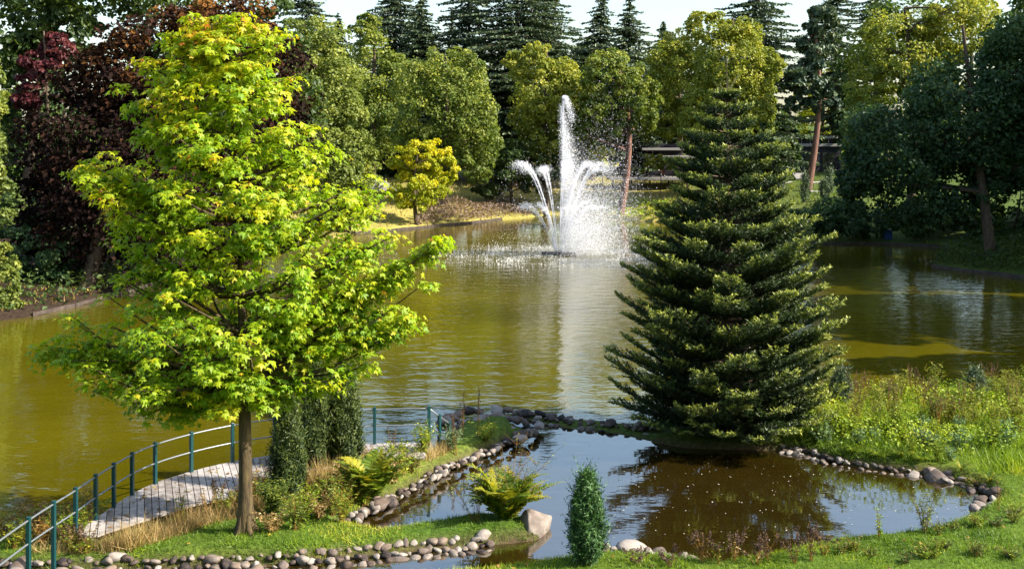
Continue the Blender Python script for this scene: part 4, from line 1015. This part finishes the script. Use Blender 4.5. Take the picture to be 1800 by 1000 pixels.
def fern(label, seed, pos, n, L, lean=.0):
    r = np.random.default_rng(seed); o = thing('fern', label, 'fern', pos)
    for k in range(n):
        a = k / n * 6.283 * 2.4 + r.normal() * .2; ln = L * r.uniform(.65, 1.1); up = r.uniform(.62, 1.12)
        t = np.linspace(0, 1, 15); d = np.array([math.cos(a), math.sin(a), 0]); side = np.array([-d[1], d[0], 0])
        p = d * (ln * (1.05 - up * .55) * t ** 1.25)[:, None] + np.array([0, 0, 1.]) * (ln * up * (t - .42 * t ** 2.6))[:, None] + side * (r.normal() * .1 * t ** 2)[:, None] * ln
        mb = MB(); v, f = tube(p[::2], np.linspace(.008, .003, 8), 3); mb.add(v, f, .6)
        q = np.linspace(.14, 1, 26); pp = np.stack([np.interp(q, t, p[:, c_]) for c_ in range(3)], -1); tg = nrm(np.gradient(pp, axis=0))
        w = .17 * L * np.sin(np.clip(q * 1.02, 0, 1) ** .75 * np.pi) ** .8 * (1.15 - .4 * q) + .01
        nor = nrm(np.cross(tg, np.broadcast_to(side, tg.shape)) * -1)
        for sg in (-1, 1):
            al = nrm(side * sg + tg * .35 + nor * -.12 + r.normal(size=tg.shape) * .06)
            V, Fc = place(LONG * [1.15, 1, 1], LONGF, pp, nor + r.normal(size=tg.shape) * .15, al, w); mb.add(V, Fc, np.clip(r.uniform(.15, .8) + r.normal(size=len(pp)) * .08 + .1 * q, 0, 1))
        mb.build('frond', M['fern'], o)
    return o
fern('golden-green fern clump between junipers and the stone wall', 511, at(650, 880), 44, 1.6)
fern('upright fern clump on the channel tip beside the boulder', 512, (-.15, 23.35, .2), 34, 1.75)

def leafy(name, label, cat, seed, pos, h, n_stem, spread, n_leaf, leaf, col, templ=(LONG, LONGF), plume=None, stemcol='rust', lean=(0, 0), group=None, leaf_from=.15, up=.35, stem_r=.006, branchy=0):
    r = np.random.default_rng(seed); o = thing(name, label, cat, pos, group=group)
    sb, lb = MB(), MB(); pb = MB() if plume else None
    for k in range(n_stem):
        a = r.uniform(0, 6.283); hh = h * r.uniform(.65, 1.08); sp = spread * r.uniform(.15, 1)
        b0 = np.array([math.cos(a), math.sin(a), 0]) * spread * .25 * r.random()
        e = b0 + np.array([math.cos(a) * sp + lean[0], math.sin(a) * sp + lean[1], hh])
        t = np.linspace(0, 1, 8)[:, None]; p = b0 + (e - b0) * t; p[:, :2] = b0[:2] + (e - b0)[:2] * t ** 1.6; p = p + r.normal(size=p.shape) * .008
        v, f = tube(p, np.linspace(stem_r, stem_r * .4, 8), 3); sb.add(v, f, r.uniform(.1, .5))
        lines = [p]
        for j in range(branchy):
            i_ = r.integers(3, 7); q = p[i_] + (nrm(r.normal(size=3)) * np.array([1, 1, .4]) + np.array([0, 0, .5])) * h * .22
            pl = p[i_] + (q - p[i_]) * np.linspace(0, 1, 5)[:, None]; v, f = tube(pl, np.linspace(stem_r * .6, stem_r * .3, 5), 3); sb.add(v, f, .3); lines.append(pl)
        for li, pl in enumerate(lines):
            m = n_leaf if li == 0 else max(3, n_leaf // 3)
            q = r.uniform(leaf_from if li == 0 else .2, 1, m) * (len(pl) - 1); pp = np.stack([np.interp(q, np.arange(len(pl)), pl[:, c_]) for c_ in range(3)], -1)
            aa = r.uniform(0, 6.283, m); al = nrm(np.stack([np.cos(aa), np.sin(aa), r.normal(size=m) * .3 + up], -1))
            nor = nrm(np.array([0, 0, 1.]) + r.normal(size=(m, 3)) * .4)
            V, Fc = place(templ[0], templ[1], pp, nor, al, leaf * r.uniform(.5, 1.25, m) * (1.15 - .5 * q / (len(pl) - 1)))
            lb.add(V, Fc, np.clip(r.uniform(.25, .7) + r.normal(size=m) * .16, 0, 1))
        if plume:
            m = 34; q = r.uniform(.72, 1.03, m); pp = b0 + (e - b0) * q[:, None] + r.normal(size=(m, 3)) * np.array([.02, .02, .01])
            V, Fc = place(RH, RHF, pp, rdir(r, m), rdir(r, m), .03 * r.uniform(.6, 1.4, m)); pb.add(V, Fc, r.random(m))
    sb.build('stems', M[stemcol], o, kind='stuff'); lb.build('foliage', M[col], o, kind='stuff')
    if plume: pb.build('seed_heads', M[plume], o, kind='stuff')
    return o
leafy('leafy_shrub', 'dark green leafy shrub right at the maple foot', 'shrub', 521, at(480, 905), .75, 46, .42, 26, .11, 'mid', stemcol='dark', branchy=2)
leafy('leafy_shrub', 'wispy shrub with thin leafy twigs behind the boulder', 'shrub', 522, (-.05, 23.55, .2), 1.65, 12, .75, 9, .085, 'mid', lean=(.35, 0), branchy=5, stem_r=.007, leaf_from=.3)
leafy('leafy_shrub', 'low wispy shrub on the left side of the channel fern', 'shrub', 523, (-.75, 23.2, .2), 1.1, 10, .55, 9, .085, 'fern', lean=(-.15, 0), branchy=3, stem_r=.006)
leafy('leafy_shrub', 'pale green leafy plant at the railing end', 'shrub', 524, at(742, 805), .85, 24, .38, 22, .12, 'weed', branchy=1)
leafy('leafy_shrub', 'grey-green low bush beside the stone wall near the railing end', 'shrub', 525, at(790, 790), .6, 26, .42, 22, .08, 'weedblue', branchy=2)
leafy('leafy_shrub', 'bright green plant on the stones by the outlet', 'shrub', 526, at(852, 775), .5, 22, .38, 20, .10, 'weed', branchy=1)
for k, (px_, py_, h_, lab) in enumerate([(717, 790, 1.05, 'beside the railing post'), (812, 770, 1.15, 'at the stone heap'), (840, 765, 1.2, 'on the stone heap'), (690, 800, .75, 'behind the golden fern'), (800, 800, .95, 'above the pond wall')]):
    leafy('mullein_stalk', 'tall brown seed stalk ' + lab, 'plant', 530 + k, at(px_, py_), h_, 3, .12, 8, .08, 'rust', plume='plum', stem_r=.010)
# left bank outside the boardwalk: yellow-rust weeds
for k, (px_, py_) in enumerate([(12, 945), (40, 950), (65, 935), (90, 945), (112, 928), (140, 932), (155, 915), (172, 908), (75, 958), (25, 962), (20, 925), (112, 955), (50, 928), (135, 950)]):
    leafy('autumn_weed', 'rusty yellow weed outside the railing at the picture edge', 'plant', 540 + k, at(px_, py_), random.uniform(.5, .8), 14, .35, 20, .10, ('rust', 'fern', 'dry', 'weed')[k % 4], group='rusty weeds outside the railing', branchy=1)
# weeds along the inner deck edge
for k in range(24):
    i_ = int(k / 23 * len(inner) * .62); e_ = nin[i_] * random.uniform(.05, .45); x_, y_ = inner[i_] + e_ if k > 5 else inner[0] * (k / 5) + outer[0] * (1 - k / 5) - tan[0] * random.uniform(.12, .4)
    leafy('verge_weed', 'yellow-green verge weed on the inner edge of the boardwalk', 'plant', 560 + k, (x_, y_, gz1(x_, y_)), random.uniform(.45, .75) if k > 5 else random.uniform(.3, .45), 10, .28, 14, .085, ('weed', 'dry', 'fern')[k % 3], group='verge weeds along the boardwalk', plume='plum' if k % 4 == 0 else None)
# bed between maple and pond
for k, (px_, py_) in enumerate([(545, 895), (575, 880), (600, 890), (560, 910), (530, 915), (585, 905), (620, 885), (690, 850), (705, 835), (725, 830), (560, 870), (640, 815), (700, 805), (520, 930), (600, 915), (480, 935), (640, 890)]):
    leafy('bed_plant', 'low yellow-green plant in the bed between maple and stone wall', 'plant', 580 + k, at(px_, py_), random.uniform(.4, .75), 18, .36, 16, .11, ('weed', 'mid', 'fern', 'dry')[k % 4], group='low plants in the bed between maple and stone wall', branchy=1)

# right weed bank: individuals copied from a few kinds, and an uncountable undergrowth
kinds = [leafy('goldenrod', 'x', 'plant', 610, (8.6, 29.6, .3), 1.0, 13, .30, 26, .11, 'weed', branchy=2),
         leafy('mugwort', 'x', 'plant', 611, (8.0, 29.4, .3), .62, 18, .38, 24, .10, 'weedblue', branchy=1),
         leafy('dry_stalk', 'x', 'plant', 612, (10.4, 31.5, .3), 1.15, 6, .22, 9, .08, 'rust', plume='plum', stem_r=.008),
         leafy('willowherb', 'x', 'plant', 613, (12.4, 30.5, .3), 1.15, 12, .34, 24, .11, 'yellowgreen', branchy=2),
         leafy('plume_weed', 'x', 'plant', 614, (15.0, 31.6, .3), 1.2, 12, .40, 14, .09, 'plum', plume='plum', branchy=2)]
klab = ['bright green goldenrod among the weeds on the right bank', 'low blue-green mugwort clump in front of the right weeds', 'thin dark dry stalk among the right weeds', 'tall yellow-green willowherb on the right bank', 'purplish plume weed at the right picture edge']
kgrp = ['goldenrod on the right bank', 'mugwort on the right bank', 'dry stalks on the right bank', 'willowherb on the right bank', 'plume weeds at the right edge']
for o, l, g in zip(kinds, klab, kgrp): tag(o, l, 'plant', g)
wr = np.random.default_rng(77)
def weed_ok(x, y): return min(sdf(LAKE, np.array([x]), np.array([y]))[0], sdf(POND, np.array([x]), np.array([y]))[0]) > .35
cnt = 0
while cnt < 150:
    x, y = wr.uniform(7.2, 17), wr.uniform(26.6, 34.6)
    if not weed_ok(x, y) or x / y * F + CX > 1830 or y < 27.2 + abs(x - 9) * .05: continue
    if x > 11.5 and y < 28.3: continue
    front = y < 29.6 + (x - 8) * .05
    if x > 14.0 and y > 30: k = wr.choice([4, 3, 0, 0, 3])
    elif front: k = wr.choice([1, 1, 0])
    else: k = wr.choice([0, 0, 3, 3, 2, 2])
    o = copy_tree(kinds[k]); o.location = (x, y, gz1(x, y)); o.rotation_euler.z = wr.uniform(0, 6.28); sc = wr.uniform(.55, .95); o.scale = (sc, sc, sc * wr.uniform(.85, 1.1)); cnt += 1
# dry weeds on the near shore
for k, (px_, py_, h_, c_) in enumerate([(1235, 985, .55, 'rust'), (1290, 985, .55, 'dry'), (1262, 990, .4, 'weed'), (1330, 992, .4, 'dry'), (1395, 990, .6, 'plum'), (1425, 985, .65, 'plum'), (1450, 975, .5, 'rust'), (1180, 995, .3, 'plum'), (1120, 990, .25, 'plum'), (1350, 985, .45, 'rust')]):
    leafy('shore_weed', 'dry brown weed on the near pond shore', 'plant', 640 + k, at(px_, py_), h_, 9, .28, 9, .06, c_, plume='plum', group='dry weeds on the near pond shore', branchy=1)
leafy('water_plant', 'dark leafy plant standing in the bright end of the pond', 'plant', 660, at(1625, 935), .8, 14, .35, 20, .09, 'mid', branchy=1)
leafy('water_plant', 'slim leafy stalk in the bright pond left of the bushier one', 'plant', 661, at(1545, 945), .65, 5, .15, 20, .09, 'weed')
leafy('water_plant', 'thin dark stalk at the right end of the pond', 'plant', 662, at(1755, 900), .75, 3, .1, 12, .06, 'rust')
for k in range(26):
    px_, py_ = random.uniform(1640, 1795), random.uniform(850, 985)
    if k % 3 == 0: px_, py_ = random.uniform(1440, 1700), random.uniform(958, 992)
    leafy('lawn_weed', 'low leafy weed on the right lawn beside the pond', 'plant', 700 + k, at(px_, py_), random.uniform(.12, .34), 12, .26, 9, .075, ('mid', 'weed', 'dark', 'fern')[k % 4], group='low weeds on the right lawn', branchy=1)
# grass tufts at the pond
for k, (px_, py_) in enumerate([(1545, 822), (1585, 828), (1500, 810), (1690, 832), (1620, 820), (1740, 850)]):
    r = np.random.default_rng(680 + k); o = thing('grass_tuft', 'arching long-bladed grass tuft on the right pond shore', 'grass tuft', at(px_, py_), group='grass tufts on the right pond shore')
    mb = MB()
    for j in range(90):
        a = r.uniform(0, 6.283); L = r.uniform(.3, .55); t = np.linspace(0, 1, 5)[:, None]
        d = np.array([math.cos(a), math.sin(a), 0]); p = d * L * .8 * t ** 1.5 + np.array([0, 0, 1.]) * L * (t - .6 * t ** 2.4); w = np.array([-d[1], d[0], 0]) * .008
        ww = w * (1 - t * .9); v = np.concatenate([p - ww, p + ww]); mb.add(v, [[i_, i_ + 1, i_ + 6, i_ + 5] for i_ in range(4)], r.random())
    mb.build('blades', M['fern' if k % 2 else 'weed'], o, kind='stuff')

# ------------------------------------------------------------------ stuff: lawn, dry grass, undergrowth, ground cover
def scatter(r, n, x0, x1, y0, y1, cond):
    x = r.uniform(x0, x1, n); y = r.uniform(y0, y1, n)
    inv = np.abs(x / y * F) < 960; x, y = x[inv], y[inv]
    d = np.minimum(sdf(LAKE, x, y), sdf(POND, x, y)); k = cond(x, y, d)
    x, y = x[k], y[k]; return np.stack([x, y, ground_z(x, y)], -1)
def deck_dist(x, y):
    q = rs[::4]; return np.min(np.hypot(x[:, None] - q[None, :, 0] - nin[None, ::4, 0] * .9, y[:, None] - q[None, :, 1] - nin[None, ::4, 1] * .9), 1)
def blades(name, label, pts, h, w, col, r, lean=.35, cat='grass'):
    n = len(pts); mb = MB()
    al = nrm(np.array([0, 0, 1.]) + r.normal(size=(n, 3)) * lean); nor = rdir(r, n)
    V, Fc = place(ND * [w / h, 1, 1], NDF, pts - [0, 0, .01], nor, al, h * r.uniform(.5, 1.35, n) * (.6 + .9 * vnoise(pts[:, 0] + 7, pts[:, 1], .9, 23)))
    nb = .45 * vnoise(pts[:, 0] + 40, pts[:, 1], .55, 9) + .55 * vnoise(pts[:, 0] + 40, pts[:, 1], 2.3, 19); nb = np.clip((nb - .5) * 1.7 + .5, 0, 1)
    mb.add(V, Fc, np.clip(.02 + .62 * nb + .36 * r.random(n), 0, 1)); mb.build(name, M[col], kind='stuff', label=label, cat=cat)
r = np.random.default_rng(90)
blades('lawn_grass', 'short bright green grass of the lawns around the pond', np.concatenate([
    scatter(r, 230000, -11, 13, 19, 27, lambda x, y, d: (d > .04) & (sdf(DECK, x, y) > .0))]), .085, .012, 'lawn', r, .5)
blades('long_grass', 'long pale grass along the boardwalk verge', scatter(r, 90000, -10, 0, 20.8, 28.5, lambda x, y, d: (d > .3) & (sdf(DECK, x, y) > .02) & (sdf(DECK, x, y) < .85) & (vnoise(x, y, .7, 4) > .22)), .40, .012, 'dry', r, .3)
blades('meadow_undergrowth', 'dense green undergrowth of the right weed bank', scatter(r, 60000, 6, 18, 26.3, 36, lambda x, y, d: (d > .15) & ((y > 27.4) | (x > 10.9))), .30, .018, 'weed', r, .5, 'undergrowth')
pts = scatter(r, 26000, -40, 40, 50, 150, lambda x, y, d: (d > .3) & (d < 30) & (x > -24))
blades('bank_grass', 'yellowing rough grass on the far banks', pts[pts[:, 0] < 22], .42, .09, 'dry', r, .4)
blades('slope_grass', 'green rough grass on the shaded right bank', pts[pts[:, 0] >= 18], .4, .10, 'mid', r, .4)
def cover(name, label, cond, box, n, size, col, r, h=.4, cat='ground cover'):
    p = scatter(r, n, *box, cond); m = len(p); p[:, 2] += r.random(m) * h * (.4 + vnoise(p[:, 0], p[:, 1], 2.0, 12))
    mb = MB(); V, Fc = place(RH, RHF, p, nrm(np.array([0, 0, 1.]) + r.normal(size=(m, 3)) * .6), rdir(r, m), size * r.uniform(.6, 1.4, m))
    mb.add(V, Fc, np.clip(.2 + .5 * vnoise(p[:, 0], p[:, 1], 1.5, 13) + .3 * r.random(m), 0, 1)); mb.build(name, M[col], kind='stuff', label=label, cat=cat)
cover('heather_bank', 'brownish heather covering the far bank left of the fountain', lambda x, y, d: (d > .1) & (d < 5.5) & (x < 2) & (x > -9), (-10, 3, 100, 128), 16000, .24, 'heather', r, .9, 'heather')
cover('weed_foliage', 'mass of small weed leaves filling the right bank', lambda x, y, d: (d > .2) & (y > 27.6 + np.abs(x - 10) * .12), (6, 18, 27, 35.5), 22000, .075, 'weed', r, .6, 'undergrowth')
cover('promontory_cover', 'dark leafy ground cover on the shaded promontory', lambda x, y, d: (d > .05) & (d < 9) & (x > 25), (24, 40, 62, 86), 14000, .24, 'dark', r, .8)
cover('inlet_planting', 'green planting on the banks of the far inlet', lambda x, y, d: (d > .1) & (d < 6) & (x > 6), (6, 22, 96, 134), 9000, .28, 'weed', r, .6)
cover('bank_undergrowth', 'dark undergrowth along the left bank under the beech', lambda x, y, d: (d > .04) & (d < 4) & (x < -14), (-32, -13, 46, 100), 16000, .26, 'dark', r, 1.1)  # undergrowth, thickened with dark leaves to deepen the bank's shadow
cover('leaf_litter', 'fallen leaves on the shaded left bank', lambda x, y, d: (d > 1) & (d < 9), (-32, -18, 48, 75), 3000, .16, 'rust', r, .03, 'leaf litter')
p = scatter(r, 5000, 1.5, 10.5, 21.5, 30, lambda x, y, d: d < -.3); p = p[:230]; p[:, 2] = .056
mb = MB(); V, Fc = place(RH, RHF, p, np.broadcast_to([0, 0, 1.], p.shape) + 0, rdir(r, len(p)), .034 * r.uniform(.4, 1.5, len(p))); mb.add(V, Fc, r.random(len(p)))
M['pale_leaf'] = leaf_mat('pale_leaf', [(0, (.35, .32, .22)), (1, (.6, .58, .5))], 0)
mb.build('floating_leaves', M['pale_leaf'], kind='stuff', label='tiny pale leaves floating on the dark pond', cat='floating leaves')
p = scatter(r, 160, -9, 12, 20, 26, lambda x, y, d: d > .3); p[:, 2] += .05
q = np.column_stack([r.uniform(-8.5, -4, 260), r.uniform(21.7, 28, 260), np.full(260, DZ + .015)]); q = q[sdf(DECK, q[:, 0], q[:, 1]) < -.1]; p = p[sdf(DECK, p[:, 0], p[:, 1]) > 0]; p = np.vstack([p, q])
mb = MB(); V, Fc = place(MAPV, MAPF, p, nrm(np.array([0, 0, 1.]) + r.normal(size=p.shape) * .3), rdir(r, len(p)), .09); mb.add(V, Fc, np.repeat(r.random(len(p)), len(MAPF)))
mb.build('fallen_leaves', M['rust'], kind='stuff', label='rust coloured fallen maple leaves on the lawn and boardwalk', cat='fallen leaves')
